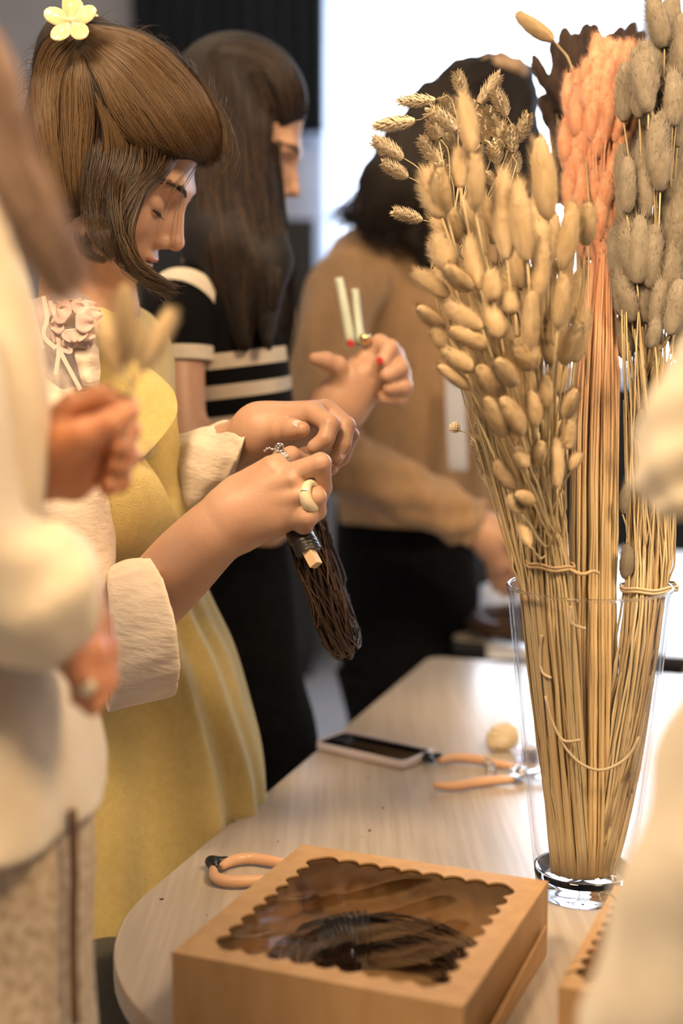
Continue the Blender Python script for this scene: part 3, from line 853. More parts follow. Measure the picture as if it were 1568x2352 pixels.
def stem_gradient(name, c_lo, c_hi, z0, z1):
    """dyed at the top, natural straw lower down (the dye itself fades along the stalk)"""
    m = mat(name, c_lo, rough=0.5)
    N, L = m.node_tree.nodes, m.node_tree.links
    g = N.new('ShaderNodeNewGeometry'); s = N.new('ShaderNodeSeparateXYZ'); r = N.new('ShaderNodeMapRange'); x = N.new('ShaderNodeMix'); x.data_type = 'RGBA'
    n = N.new('ShaderNodeTexNoise'); n.inputs['Scale'].default_value = 60
    L.new(g.outputs['Position'], s.inputs[0]); L.new(s.outputs[2], r.inputs[0]); r.inputs[1].default_value = z0; r.inputs[2].default_value = z1
    ad = N.new('ShaderNodeMath'); ad.operation = 'MULTIPLY_ADD'; ad.inputs[1].default_value = 0.5; 
    L.new(n.outputs['Fac'], ad.inputs[0]); L.new(r.outputs[0], ad.inputs[2]); ad2 = N.new('ShaderNodeMath'); ad2.operation = 'SUBTRACT'; ad2.inputs[1].default_value = 0.25; ad2.use_clamp = True
    L.new(ad.outputs[0], ad2.inputs[0])
    x.inputs[6].default_value = (*c_lo, 1); x.inputs[7].default_value = (*c_hi, 1)
    oi = N.new('ShaderNodeObjectInfo'); rr = N.new('ShaderNodeValToRGB'); rr.color_ramp.elements[0].color, rr.color_ramp.elements[1].color = (0.76, 0.69, 0.60, 1), (1.1, 1.1, 1.1, 1)
    x2 = N.new('ShaderNodeMix'); x2.data_type = 'RGBA'; x2.blend_type = 'MULTIPLY'; x2.inputs[0].default_value = 1.0
    L.new(oi.outputs['Random'], rr.inputs[0]); L.new(rr.outputs[0], x2.inputs[7]); L.new(x.outputs[2], x2.inputs[6])
    L.new(ad2.outputs[0], x.inputs[0]); L.new(x2.outputs[2], N['Principled BSDF'].inputs['Base Color'])
    return m
M_coralstem = stem_gradient('coral fading stem', (0.86, 0.67, 0.37), (0.88, 0.46, 0.28), 1.16, 1.44)

def head_meshes(kind, m, n=4, **kw):
    out = []
    for i in range(n):
        V, Fs = (fuzz_head if kind == 'fuzz' else scale_head)(i + 11, **kw)
        me = mesh_data('flower_head', V, Fs, True); me.materials.append(m); out.append(me)
        if kind == 'fuzz':
            n_ = V.copy(); n_[:, 2] = (V[:, 2] - 0.5) * 0.55 + 0.08; set_normals(me, n_)
    return out
H_lag = head_meshes('fuzz', M_lag, 4)
H_phal = head_meshes('scale', M_phal, 4)
H_coral = head_meshes('fuzz', M_coral, 3, hairs=700, length=0.26)
H_brown = head_meshes('fuzz', M_brown, 3, hairs=500, length=0.24)
H_grey = head_meshes('fuzz', M_grey, 3, hairs=700, length=0.26)

def place_head(meshes, i, base, tip, width, root, name='flower_head'):
    o = bpy.data.objects.new(name, meshes[i % len(meshes)]); COL.objects.link(o)
    base, tip = np.asarray(base), np.asarray(tip)
    d = tip - base
    o.rotation_mode = 'QUATERNION'
    o.rotation_quaternion = Vector(d).to_track_quat('Z', 'Y') @ Matrix.Rotation(i * 1.7, 3, 'Z').to_quaternion()
    o.scale = (width, width, np.linalg.norm(d))
    o.parent = root; o.location = Vector(base) - world_loc(root)
    return o

FLOOR = TZ + 0.033
def vase_floor(px):                      # a point on the vase floor on the ray column px, clamped to the inside
    p = T(px, 2030, FLOOR); v = p[:2] - VC[:2]; l = np.linalg.norm(v)
    if l > 0.036: v = v / l * 0.036
    return np.array([VC[0] + v[0], VC[1] + v[1], FLOOR])
def clamp_in_vase(pts, m=0.006):
    """keep a stem inside the vase wall"""
    pts = np.array(pts)
    z = pts[:, 2] - TZ
    lim = np.array([rv(min(max(q, fl), VH)) for q in z]) - wt - m
    v = pts[:, :2] - VC[:2]; l = np.linalg.norm(v, axis=1)
    inside = z < VH + 0.01
    k = np.where(inside & (l > lim), lim / np.maximum(l, 1e-9), 1.0)
    pts[:, :2] = VC[:2] + v * k[:, None]
    return pts
def stem_obj(path, r0, r1, m, root, name='stem', n=18, sides=6):
    p = clamp_in_vase(crv(path, n) + np.random.default_rng(len(bpy.data.objects)).normal(size=(n, 3)) * 0.0006)
    rr_ = np.linspace(r0, r1, n) * 0.9; rr_[4::6] *= 1.22
    V, Fs = tubes(p, rr_, sides, True)
    return mk(name, V, Fs, m, root)

def ring_tie(root, centre, rx, ry, tilt, m, name, r=0.0016, tails=True, seed=0):
    g = np.random.default_rng(seed)
    for k in range(2):
        a = np.linspace(0, 2 * math.pi, 40)
        p = np.asarray(centre) + np.stack([rx * np.cos(a), ry * np.sin(a), tilt * np.cos(a) + 0.0035 * k + 0.001 * np.sin(5 * a)], -1)
        V, Fs = tubes(p, np.full(40, r), 6, True); o = mk(name, V, Fs, m, root)
    if tails:
        b = np.asarray(centre) + [rx * 0.7, -ry * 0.75, 0]
        V, Fs = tubes(crv(np.array([b, b + [0.012, -0.006, -0.004], b + [0.024, -0.004, -0.001], b + [0.03, -0.003, -0.004]]), 14), np.full(14, r * 1.2), 6, True); mk('twine_end', V, Fs, m, root)

# --- beige bunny tails, the front bundle:  tip(px,py) base(px,py) width
LAG = [(1061,220,1084,350,45),(1094,355,1091,485,44),(1054,340,1056,430,40),(981,390,1014,500,58),(1010,385,1024,490,50),(1154,395,1164,595,55),(1189,415,1209,600,55),(1239,315,1259,505,60),
 (1314,465,1290,620,50),(1349,465,1344,565,45),(1244,545,1234,680,46),(1079,550,1104,665,46),(1004,545,1034,620,54),(954,625,1030,680,40),(1024,610,1085,665,44),(1129,620,1134,690,44),(1294,630,1280,755,42),
 (1125,697,1152,775,50),(1166,674,1180,720,36),(1221,669,1212,820,46),(1024,697,1106,756,50),(1033,756,1120,798,46),(960,704,1020,756,36),(992,756,1024,802,36),(1189,775,1225,848,64),(1248,784,1267,839,36),
 (1326,738,1294,839,46),(1019,802,1084,852,46),(1006,839,1079,894,32),(1143,825,1180,885,50),(1097,839,1143,912,46),(1253,862,1253,940,42),(1216,898,1230,980,40),(1322,894,1299,962,36),(1152,912,1198,999,50),
 (1116,912,1161,1004,45),(1303,967,1303,1031,36),(1244,1013,1235,1072,38),(1180,1027,1207,1077,38),(1276,1008,1280,1118,33),(1335,1040,1308,1081,28),(1138,1058,1180,1123,40),(1184,1132,1225,1159,38),(1170,1141,1198,1178,30),(1193,1205,1216,1255,26)]
lag = thing('bunny_tail_bundle', vase_floor(1295), 'bundle of beige fluffy bunny tail grass tied with twine, front left in the vase', 'dried grass')
TIE = (1262, 1302, 1.452)
gq = np.random.default_rng(5)
def lag_stem(base, d_dir, i):
    b = np.asarray(base)
    an, rr = gq.uniform(0, 6.28), math.sqrt(gq.uniform(0, 1))
    tie = P(*TIE) + np.array([0.021 * rr * math.cos(an), 0.018 * rr * math.sin(an), 0])
    fl_ = vase_floor(1290) + np.array([0.022 * rr * math.cos(an + 0.4), 0.020 * rr * math.sin(an + 0.4), 0])
    mid = b + (tie - b) * 0.45 + unit(d_dir) * np.linalg.norm(tie - b) * -0.06
    stem_obj(np.array([b, mid, tie, (tie + fl_) / 2 + gq.normal(size=3) * 0.002, fl_]), 0.0011, 0.0019, M_straw_g if i % 3 else M_straw, lag)
def lag_depth(cx, cy):
    u = (cx - 1180) / 190; return 1.415 - 0.062 * math.sqrt(max(0, 1 - u * u)) * min(1, 0.4 + (1250 - cy) / 700)
for i, (tx, ty, bx, by, w) in enumerate(LAG):
    d = lag_depth((tx + bx) / 2, (ty + by) / 2) + gq.uniform(-0.015, 0.015)
    b, t = P(bx, by, d), P(tx, ty, d + gq.uniform(-0.02, 0.02))
    place_head(H_lag, i, b, t, w / F * d * 1.24, lag)
    lag_stem(b, t - b, i)
for i in range(62):                     # the ones seen between and behind the front row
    cy = gq.uniform(470, 1000); half = np.interp(cy, [470, 650, 850, 1000], [150, 165, 130, 90]); cx = 1185 + (cy - 700) * 0.08 + gq.uniform(-1, 1) * half
    lean = (cx - 1240) / 420 * 1.0; L = gq.uniform(85, 140); d = gq.uniform(1.43, 1.51)
    t, b = P(cx + math.sin(lean) * L / 2, cy - math.cos(lean) * L / 2, d), P(cx - math.sin(lean) * L / 2, cy + math.cos(lean) * L / 2, d)
    place_head(H_lag, i + 2, b, t, gq.uniform(44, 58) / F * d * 1.2, lag)
    lag_stem(b, t - b, i)
for i in range(46):                     # cut stalks that only thicken the bundle
    an, rr = gq.uniform(0, 6.28), math.sqrt(gq.uniform(0.1, 1))
    tie = P(*TIE) + np.array([0.022 * rr * math.cos(an), 0.019 * rr * math.sin(an), 0]); f2 = vase_floor(1290) + np.array([0.024 * rr * math.cos(an), 0.022 * rr * math.sin(an), 0])
    top = P(1215 + gq.uniform(-60, 75), gq.uniform(960, 1100), 1.44)
    stem_obj(np.array([top, tie, f2]), 0.0010, 0.0021, (M_straw, M_straw_g)[i % 2], lag)
ring_tie(lag, P(TIE[0] + 2, TIE[1], TIE[2]), 0.0245, 0.0215, -0.002, M_twine, 'twine')

# --- phalaris, in focus behind the bunny tails
PHA = [(915,233,999,229,31),(860,289,953,277,36),(857,320,925,364,42),(879,373,936,407,35),(903,485,969,505,33),(1048,165,1064,221,34),(1146,172,1100,238,35),(1137,209,1163,266,37),(1214,261,1189,327,35),(1014,223,1048,265,38),
 (982,252,1048,298,46),(968,318,1011,373,46),(1011,301,1045,353,44),(1123,249,1160,338,54),(1103,261,1117,330,46),(1174,347,1186,398,37),(988,278,1011,318,40),(1131,324,1143,375,40),(1005,372,1015,410,38),(1060,262,1080,330,46),
 (1082,300,1095,370,46),(1120,395,1127,425,22),(1092,230,1090,280,40),(1035,340,1050,400,40),(1170,290,1178,350,36),(1005,500,1022,535,28),(1094,972,1128,1017,30),(1089,1010,1118,1089,28),(1104,1072,1142,1148,26)]
pha = thing('canary_grass_bundle', vase_floor(1250), 'bundle of pale scaly canary grass behind the bunny tails', 'dried grass')
gp = np.random.default_rng(8)
def pha_stem(b, dirv, i, low=False):
    an, rr = gp.uniform(0, 6.28), math.sqrt(gp.uniform(0, 1))
    tie = P(1203, 1330, 1.475) + np.array([0.012 * rr * math.cos(an), 0.014 * rr * math.sin(an), 0])
    fl_ = vase_floor(1262) + np.array([0.010 * rr * math.cos(an), 0.014 * rr * math.sin(an), 0])
    if low: mid = b + (tie - b) * 0.4
    else:
        j = P(1050 + 60 * rr * math.cos(an) + 0.12 * ((b - CAMP)[0] * 0), 640, 1.50 + 0.02 * math.sin(an))
        e = b - unit(dirv) * 0.020
        stem_obj(np.array([b, e + (j - b) * 0.05, j + (b - j) * 0.25, j, (j + tie) / 2, tie, (tie + fl_) / 2, fl_]), 0.0006, 0.0014, M_straw_d if i % 2 else M_straw_g, pha, n=26, sides=5)
        return
    stem_obj(np.array([b, mid, tie, (tie + fl_) / 2, fl_]), 0.0006, 0.0014, M_straw_g, pha, n=22, sides=5)
for i, (tx, ty, bx, by, w) in enumerate(PHA):
    low = ty > 900
    d = (1.53 if tx < 960 or i in (5, 6, 8) else 1.535 + gp.uniform(-0.02, 0.03)) if not low else 1.50
    b, t = P(bx, by, d), P(tx, ty, d + gp.uniform(-0.01, 0.01))
    place_head(H_phal, i, b, t, w / F * d * 1.15, pha)
    pha_stem(b, t - b, i, low)
for i in range(30):
    an, rr = gp.uniform(0, 6.28), math.sqrt(gp.uniform(0, 1))
    tie = P(1205, 1330, 1.475) + np.array([0.013 * rr * math.cos(an), 0.014 * rr * math.sin(an), 0]); f2 = vase_floor(1262) + np.array([0.012 * rr * math.cos(an), 0.015 * rr * math.sin(an), 0])
    stem_obj(np.array([P(1160 + gp.uniform(-18, 30), gp.uniform(1020, 1180), 1.478), tie, (tie + f2) / 2, f2]), 0.0008, 0.0013, M_straw_g if i % 2 else M_straw_d, pha, sides=5)
bd = thing('dried_bud', P(1050, 990, 1.50), 'single round cream bud on a curled stem left of the bunny tails', 'dried flower')
V, Fs = Sdf().ell(P(1044, 982, 1.50), (0.0058,) * 3).mesh(0.0007)
V = V + 0.0004 * np.sin(V * 2600).sum(1, keepdims=True) * unit(V - P(1044, 982, 1.50))
mk('bud', V, Fs, mat('cream bud', (0.80, 0.68, 0.45), (0.86, 0.76, 0.56), scale=200, rough=0.8), bd)
V, Fs = tubes(PP(crv(np.array([[1054, 989, 1.50], [1075, 996, 1.50], [1095, 1012, 1.50], [1120, 1060, 1.497], [1160, 1190, 1.488], [1200, 1330, 1.475]]), 26)), np.full(26, 0.0006), 5, True); mk('stem', V, Fs, M_straw_d, bd)

# --- coral bundle
cor = thing('coral_grass_bundle', vase_floor(1375), 'bundle of coral pink dyed grass with straight straw stems in the vase centre', 'dried grass')
gc = np.random.default_rng(21)
def cor_half(y): return np.interp(y, [105, 160, 240, 320, 400, 480, 540, 600], [35, 72, 100, 100, 92, 78, 50, 28])
def cor_mid(y): return np.interp(y, [105, 240, 400, 600], [1425, 1400, 1392, 1382])
cor_tops = []
for i in range(120):
    y = 130 + 430 * ((i * 0.618034) % 1.0); u = ((i * 0.7548777) % 1.0) * 2 - 1
    x = cor_mid(y) + u * cor_half(y) * 1.0
    d = 1.70 - 0.055 * math.sqrt(max(0, 1 - u * u)) * gc.uniform(0.3, 1.0)
    L = gc.uniform(80, 125); lean = 0.10 + (x - 1385) / 420
    t = P(x + math.sin(lean) * L * 0.5, y - L * 0.5, d); b = P(x - math.sin(lean) * L * 0.5, y + L * 0.5, d)
    place_head(H_coral, i, b, t, gc.uniform(38, 52) / F * d * 1.15, cor); cor_tops.append((b, u))
for i in range(130):
    an, rr = gc.uniform(0, 6.28), math.sqrt(gc.uniform(0, 1))
    neck = P(1383 + 27 * rr * math.cos(an), 610, 1.655) + np.array([0, 0.020 * rr * math.sin(an), 0])
    w1 = P(1370 + 50 * rr * math.cos(an), 920, 1.585) + np.array([0, 0.025 * rr * math.sin(an), 0])
    w2 = P(1364 + 50 * rr * math.cos(an), 1340, 1.51) + np.array([0, 0.026 * rr * math.sin(an), 0])
    f2 = vase_floor(1378) + np.array([0.024 * rr * math.cos(an), 0.020 * rr * math.sin(an), gc.uniform(0, 0.004)])
    pts = [neck, w1, w2, (w2 + f2) / 2 + gc.normal(size=3) * 0.001, f2]
    if i < len(cor_tops): pts = [cor_tops[i][0], (cor_tops[i][0] + neck) / 2 + np.array([0, 0, -0.01])] + pts
    stem_obj(np.array(pts), 0.0014, 0.0022, M_coralstem, cor, n=22)

# --- dark brown bundle behind the coral one
brn = thing('brown_grass_bundle', vase_floor(1350), 'bundle of dark brown dyed grass behind the coral bundle', 'dried grass')
gb = np.random.default_rng(31)
BR = [(1222,125,1268,222,36)] + [(1290 + k * 27 + gb.uniform(-8, 8), 62 + 14 * math.sin(k * 1.9) + 0.04 * k, 1305 + k * 17, 190 + gb.uniform(-10, 20), 50) for k in range(8)]
BR += [(1275 + gb.uniform(-25, 80), y, 1300 + gb.uniform(-10, 50), y + 110, 48) for y in (150, 190, 235, 280, 320, 360, 300, 250, 210, 170, 400, 380)]
BR += [(1270 + gb.uniform(-12, 12), 250 + 26 * k, 1295 + gb.uniform(-10, 15), 345 + 26 * k, 44) for k in range(6)]
BR += [(1460, 150, 1430, 260, 46), (1485, 190, 1460, 290, 44)]
BR += [(1258 + gb.uniform(-14, 40), y, 1280 + gb.uniform(-14, 30), y + 100, 46) for y in (215, 240, 262, 285, 305, 330, 350, 370, 130, 110, 95, 160, 185)]
for i, (tx, ty, bx, by, w) in enumerate(BR):
    d = 1.86 + gb.uniform(-0.04, 0.06)
    b, t = P(bx, by, d), P(tx, ty, d)
    place_head(H_brown, i, b, t, w / F * d * 1.1, brn)
    an, rr = gb.uniform(0, 6.28), math.sqrt(gb.uniform(0, 1))
    n1 = P(1335 + 14 * rr * math.cos(an), 640, 1.74); n2 = P(1318 + 12 * rr * math.cos(an), 1340, 1.545) + np.array([0, 0.008 * rr * math.sin(an), 0]); f2 = vase_floor(1340) + np.array([0.006 * rr * math.cos(an), 0.026 + 0.004 * math.sin(an), 0])
    stem_obj(np.array([b, (b + n1) / 2 + [0, 0, -0.01], n1, n2, (n2 + f2) / 2, f2]), 0.001, 0.0017, M_straw_d, brn, sides=5)
# one beige tail leaning far out on its curved stalk
ln = thing('leaning_bunny_tail', vase_floor(1330), 'single beige bunny tail arching out against the bright window', 'dried grass')
place_head(H_lag, 1, P(1272, 92, 1.72), P(1184, 30, 1.73), 52 / F * 1.72, ln)
stem_obj(PP(np.array([[1270, 90, 1.72], [1300, 130, 1.715], [1325, 190, 1.705], [1338, 250, 1.69], [1352, 480, 1.64], [1350, 800, 1.59], [1340, 1340, 1.52]])).tolist() + [vase_floor(1345)], 0.0012, 0.0018, M_straw_d, ln, n=28)

# --- grey bundle at the right
gry = thing('grey_grass_bundle', vase_floor(1420), 'bundle of grey dyed bunny tail grass at the right of the vase', 'dried grass')
gg = np.random.default_rng(41)
GR = [(1495,-10,1525,110,62),(1545,-20,1530,120,66),(1475,95,1500,215,58),(1392+65,110,1410+78,260,66),(1530,60,1540,200,66),(1565,30,1560,170,60),(1500,180,1520,300,62),(1545,160,1545,290,64),(1430,330,1436,520,56),(1480,300,1478,450,54),
 (1520,310,1515,440,60),(1560,300,1550,430,60),(1440,500,1452,640,72),(1410,520,1440,680,72),(1490,490,1490,620,60),(1530,470,1520,620,62),(1565,500,1550,640,60),(1425,610,1450,740,70),(1480,600,1482,740,62),(1520,640,1505,760,60),(1560,640,1540,770,60),(1545,560,1530,690,60)]
for i in range(60):
    GR.append((1430 + gg.uniform(0, 150), 40 + 660 * ((i * 0.618) % 1), 0, 0, gg.uniform(52, 66)))
GR += [(1508, 730, 1492, 800, 40), (1470, 940, 1462, 1010, 26), (1440, 1110, 1432, 1180, 30), (1440, 1250, 1436, 1330, 44)]
for i, (tx, ty, bx, by, w) in enumerate(GR):
    d = 1.585 + gg.uniform(-0.04, 0.04)
    if bx == 0: bx, by, d = tx - 8 + gg.uniform(-10, 10), ty + gg.uniform(125, 165), gg.uniform(1.56, 1.68)
    if ty > 700: d = 1.50
    b, t = P(bx, by, d), P(tx, ty, d)
    place_head(H_grey, i, b, t, w / F * d * 1.08, gry)
    an, rr = gg.uniform(0, 6.28), math.sqrt(gg.uniform(0, 1))
    n2 = P(1485 + 52 * rr * math.cos(an), 1340, 1.50) + np.array([0, 0.022 * rr * math.sin(an), 0]); f2 = vase_floor(1428) + np.array([0.012 * rr * math.cos(an), 0.018 * rr * math.sin(an), gg.uniform(0.0, 0.05)])
    n1 = P(1490 + 40 * rr * math.cos(an), 900, 1.585 + 0.03 * rr)
    mdl = (n2 + f2) / 2 + np.array([0.004, -0.004, 0])
    stem_obj(np.array([b, n1, n2, mdl, f2] if by < 880 else [b, n2, mdl, f2]), 0.0011, 0.0018, (M_straw_d, M_straw, M_straw_g)[i % 3], gry, sides=5)
for i in range(80):
    an, rr = gg.uniform(0, 6.28), math.sqrt(gg.uniform(0, 1))
    n2 = P(1488 + 56 * rr * math.cos(an), 1340, 1.50) + np.array([0, 0.022 * rr * math.sin(an), 0]); f2 = vase_floor(1430) + np.array([0.012 * rr * math.cos(an), 0.018 * rr * math.sin(an), gg.uniform(0.0, 0.10)])
    stem_obj(np.array([P(1495 + gg.uniform(-70, 70), gg.uniform(700, 1000), 1.58), n2, (n2 + f2) / 2 + np.array([0.006 * gg.uniform(-1, 2.0), -0.004, 0]), f2]), 0.0010, 0.0019, (M_straw_d, M_straw, M_straw_g)[i % 3], gry, sides=5)
for i in range(22):                      # short cut ends standing in front, inside the glass
    x = 1425 + gg.uniform(0, 75)
    a, b = P(x + 40 + gg.uniform(0, 25), 1560 + gg.uniform(-30, 50), 1.475), P(x + gg.uniform(-8, 8), 1815 + gg.uniform(-70, 30), 1.475)
    stem_obj(np.array([a, (a + b) / 2 + gg.normal(size=3) * 0.002, b]), 0.0013, 0.0016, M_straw_d if i % 2 else M_straw, gry, n=8, sides=5)
ring_tie(gry, P(1490, 1352, 1.50), 0.030, 0.026, 0.001, M_raffia, 'raffia_band', 0.0016, False)

# --- loose raffia strings in the vase
M_rf = M_raffia
raf = thing('raffia_string', vase_floor(1300), 'loose pale raffia string looped round the stems inside the vase', 'string')
for k, pl in enumerate([[(1203, 1612, 1.437), (1222, 1672, 1.433), (1255, 1716, 1.428), (1290, 1722, 1.425), (1330, 1708, 1.435)],
                        [(1250, 1712, 1.43), (1280, 1745, 1.427), (1330, 1776, 1.425), (1400, 1786, 1.43), (1470, 1750, 1.445), (1500, 1700, 1.455)],
                        [(1196, 1540, 1.44), (1206, 1558, 1.437), (1240, 1566, 1.434)], [(1218, 1465, 1.435), (1202, 1500, 1.437), (1195, 1545, 1.44)],
                        [(1310, 1392, 1.425), (1312, 1430, 1.425), (1345, 1445, 1.425)]]):
    p = clamp_in_vase(PP(crv(np.array(pl, float), 22)), 0.003)
    V, Fs = tubes(p, np.full(22, 0.0016), 6, True); mk('strand', V, Fs, M_rf, raf)

# ------------------------------------------------------------------ people: shared tools
SKIN = dict(scale=30, rough=0.45, sss=0.35, ssr=(1, .32, .16), sscale=0.005, lo=0.25, hi=0.8)
M_skin = mat('skin', (0.54, 0.315, 0.205), (0.61, 0.37, 0.25), bump=0.10, bscale=260, **SKIN)
M_lip = mat('lips', (0.50, 0.19, 0.15), rough=0.35, sss=0.2)
M_lash = mat('dark lashes', (0.02, 0.012, 0.008), rough=0.6)
M_eye = mat('eyeball', (0.75, 0.70, 0.66), rough=0.15)
M_iris = mat('brown iris', (0.05, 0.025, 0.012), rough=0.1)
M_nail = mat('pale nail', (0.80, 0.56, 0.50), rough=0.2, coat=0.5)
M_rednail = mat('red nail', (0.55, 0.03, 0.03), rough=0.2, coat=0.5)

class Frame:
    def __init__(s, o, yaw, pitch, roll=0.0):
        """yaw: degrees from +X towards the camera; pitch: degrees nodding down"""
        y, p = math.radians(yaw), math.radians(pitch)
        h = np.array([math.cos(y), -math.sin(y), 0]); z = np.array([0, 0, 1.0])
        f = math.cos(p) * h - math.sin(p) * z; u = math.sin(p) * h + math.cos(p) * z
        l = np.cross(u, f)
        if roll:
            r = math.radians(roll); u, l = u * math.cos(r) + l * math.sin(r), l * math.cos(r) - u * math.sin(r)
        s.o, s.M = np.asarray(o, float), np.column_stack([f, l, u])
    def __call__(s, x, y, z): return s.o + s.M @ np.array([x, y, z], float)

def head_sdf(s, fr, full=True):
    E = lambda c, r, k=0.012, sub=False: s.ell(fr(*c), r, fr.M, k, sub)
    E((-0.004, 0, 0.002), (0.098, 0.074, 0.092))
    E((0.028, 0, -0.045), (0.072, 0.066, 0.075), 0.02)
    E((0.045, 0, -0.095), (0.052, 0.056, 0.060), 0.02)
    for y in (-1, 1):
        s.cone(fr(0.0, y * 0.052, -0.105), fr(0.060, y * 0.026, -0.148), 0.017, 0.018, 0.025)
        E((0.066, y * 0.036, -0.098), (0.026, 0.022, 0.024), 0.02)
    E((0.078, 0, -0.157), (0.019, 0.021, 0.017), 0.02)
    if not full: return s
    E((0.080, 0, -0.128), (0.022, 0.030, 0.024), 0.015)
    s.cone(fr(0.092, -0.026, -0.046), fr(0.092, 0.026, -0.046), 0.0145, 0.0145, 0.02)
    for y in (-1, 1):
        E((0.104, y * 0.033, -0.070), (0.012, 0.017, 0.0125), 0.016, True)
        E((0.0815, y * 0.0315, -0.0715), (0.0135, 0.0155, 0.0122), 0.004)          # closed, lowered lid
    for y in (-1, 1): E((0.086, y * 0.012, -0.092), (0.019, 0.015, 0.024), 0.012)
    s.cone(fr(0.100, 0, -0.060), fr(0.1165, 0, -0.0985), 0.0075, 0.0098, 0.012)     # bridge to tip
    E((0.1175, 0, -0.1015), (0.0105, 0.0098, 0.0090), 0.006)
    for y in (-1, 1):
        E((0.1025, y * 0.0105, -0.1075), (0.0105, 0.0072, 0.0082), 0.006)
        E((0.1095, y * 0.0060, -0.1165), (0.0058, 0.0030, 0.0045), 0.003, True)
    E((0.0975, 0, -0.1295), (0.0095, 0.020, 0.0062), 0.007)
    E((0.0940, 0, -0.1400), (0.0100, 0.019, 0.0066), 0.006)
    E((0.1035, 0, -0.1347), (0.0080, 0.020, 0.0012), 0.003, True)
    return s

def surf(s, p0, p1):
    """point where the segment p0 -> beyond p1 leaves the implicit body"""
    d = unit(np.asarray(p1) - np.asarray(p0)); t = np.linspace(0, 0.12, 160)
    v = s.val(np.asarray(p0) + t[:, None] * d)
    i = np.argmax(v > 0)
    return np.asarray(p0) + d * t[i]

def eye_bits(fr, root, side=-1, s=None):
    """lash fan and a sliver of eye under the lowered lid, plus the brow"""
    V, Fs = [], []
    y0 = side
    pts = []
    for t in np.linspace(-1, 1, 22):
        a = t * 0.95
        pts.append(fr(0.0815 + 0.0139 * math.cos(a) * 0.985, y0 * (0.0315 + 0.0158 * math.sin(a)), -0.0768 - 0.0022 * math.cos(a)))
    pts = np.array(pts)
    v, f = tubes(pts, np.interp(np.linspace(-1, 1, 22), [-1, 0, 1], [0.0007, 0.0016, 0.0009]), 6, True)
    mk('eyelashes', v, f, M_lash, root)
    g = np.random.default_rng(3)
    hairs = []
    for i in range(46):
        t = g.uniform(-0.95, 0.95); k = int((t + 1) / 2 * 21)
        b = pts[k]; d = fr.M @ unit(np.array([1.0, y0 * (0.25 + 0.5 * t), -0.62]))
        hairs.append(crv(np.array([b, b + d * 0.004, b + d * 0.0085 + fr.M @ np.array([0, 0, 0.0012])]), 5))
    v, f = tubes(np.array(hairs), np.linspace(0.00028, 0.00008, 5), 3); mk('lash_hairs', v, f, M_lash, root)
    br = []
    for i in range(150):
        t = g.uniform(0, 1)
        x = 0.1065 - 0.030 * t ** 1.6; yy = y0 * (0.012 + 0.036 * t); z = -0.0475 + 0.006 * math.sin(t * 2.4) + g.normal() * 0.0016
        b = fr(x, yy, z)
        if s is not None: b = surf(s, fr(0.03, y0 * 0.015, z), b) + (b - fr(0.03, y0 * 0.015, z)) * 0.006
        d = fr.M @ unit(np.array([-0.35, y0 * 1.0, 0.35 - 0.5 * t + g.normal() * 0.12]))
        br.append(crv(np.array([b, b + d * 0.0035, b + d * 0.007]), 4))
    v, f = tubes(np.array(br), np.linspace(0.00045, 0.00015, 4), 3); mk('eyebrow', v, f, M_lash, root)

def trace(s, px, py, d0=0.6, d1=4.0, fallback=None):
    """first hit depth of camera rays on an implicit shape"""
    px, py = np.atleast_1d(px).astype(float), np.atleast_1d(py).astype(float)
    d = np.full(px.shape, d0)
    for _ in range(60):
        v = s.val(PP(np.stack([px, py, d], -1)))
        d = np.minimum(d + v * 0.9, d1)
    bad = s.val(PP(np.stack([px, py, d], -1))) > 0.004
    if fallback is not None: d = np.where(bad, fallback, d)
    return d

TONES = []
def tones(o, K, sides=3, extra=0):
    t = np.concatenate([x for x in TONES] + ([np.full((extra, K), 0.55)] if extra else []))
    tint_attr(o, np.repeat(t.ravel(), sides)); TONES.clear()

def lock_family(A, B, n, K, jitter, g, nbias=None, curl=0.0, start=0.0):
    """n strands interpolated between two guide polylines of pixel rows (px,py,doff)"""
    a, b = crv(np.asarray(A, float), K), crv(np.asarray(B, float), K)
    u = g.uniform(0, 1, n) if nbias is None else nbias(g, n)
    if start:
        s0 = g.uniform(0, start, (n, 1)); ts = s0 + np.linspace(0, 1, K)[None] * (1 - s0 - g.uniform(0, start * 0.35, (n, 1)))
        ts = np.clip(ts, 0, 1) * (K - 1); i0 = np.minimum(ts.astype(int), K - 2); f_ = (ts - i0)[..., None]
        aa, bb = a[i0] * (1 - f_) + a[i0 + 1] * f_, b[i0] * (1 - f_) + b[i0 + 1] * f_
        q = aa * (1 - u)[:, None, None] + bb * u[:, None, None]
    else: q = a[None] * (1 - u)[:, None, None] + b[None] * u[:, None, None]
    ph = g.uniform(0, 6.28, (n, 1)); fr_ = g.uniform(1.0, 3.2, (n, 1)); t = np.linspace(0, 1, K)[None]
    env = 0.3 + 0.7 * t
    q[..., 0] += jitter * g.normal(size=(n, 1)) * env + jitter * 0.8 * np.sin(ph + fr_ * t * 4) * env + curl * np.sin(ph + t * 14)
    q[..., 1] += jitter * 0.6 * g.normal(size=(n, 1)) * env + jitter * 0.6 * np.cos(ph * 1.3 + fr_ * t * 4) * env
    tone = 0.5 + 0.22 * np.sin(u * 31 + g.uniform(0, 6)) + 0.16 * np.sin(u * 73 + g.uniform(0, 6)) + 0.20 * g.normal(size=n)
    TONES.append(np.clip(tone, 0, 1)[:, None] * (0.75 + 0.25 * np.sin(np.linspace(0.3, 2.8, K))[None]))
    return q

def body_mesh(name, parts, m, root):
    """several implicit pieces joined as one body mesh"""
    mb = MB()
    for s, h in parts:
        V, Fs = s.mesh(h); mb.add(V, Fs)
    return mb.build(name, m, root)

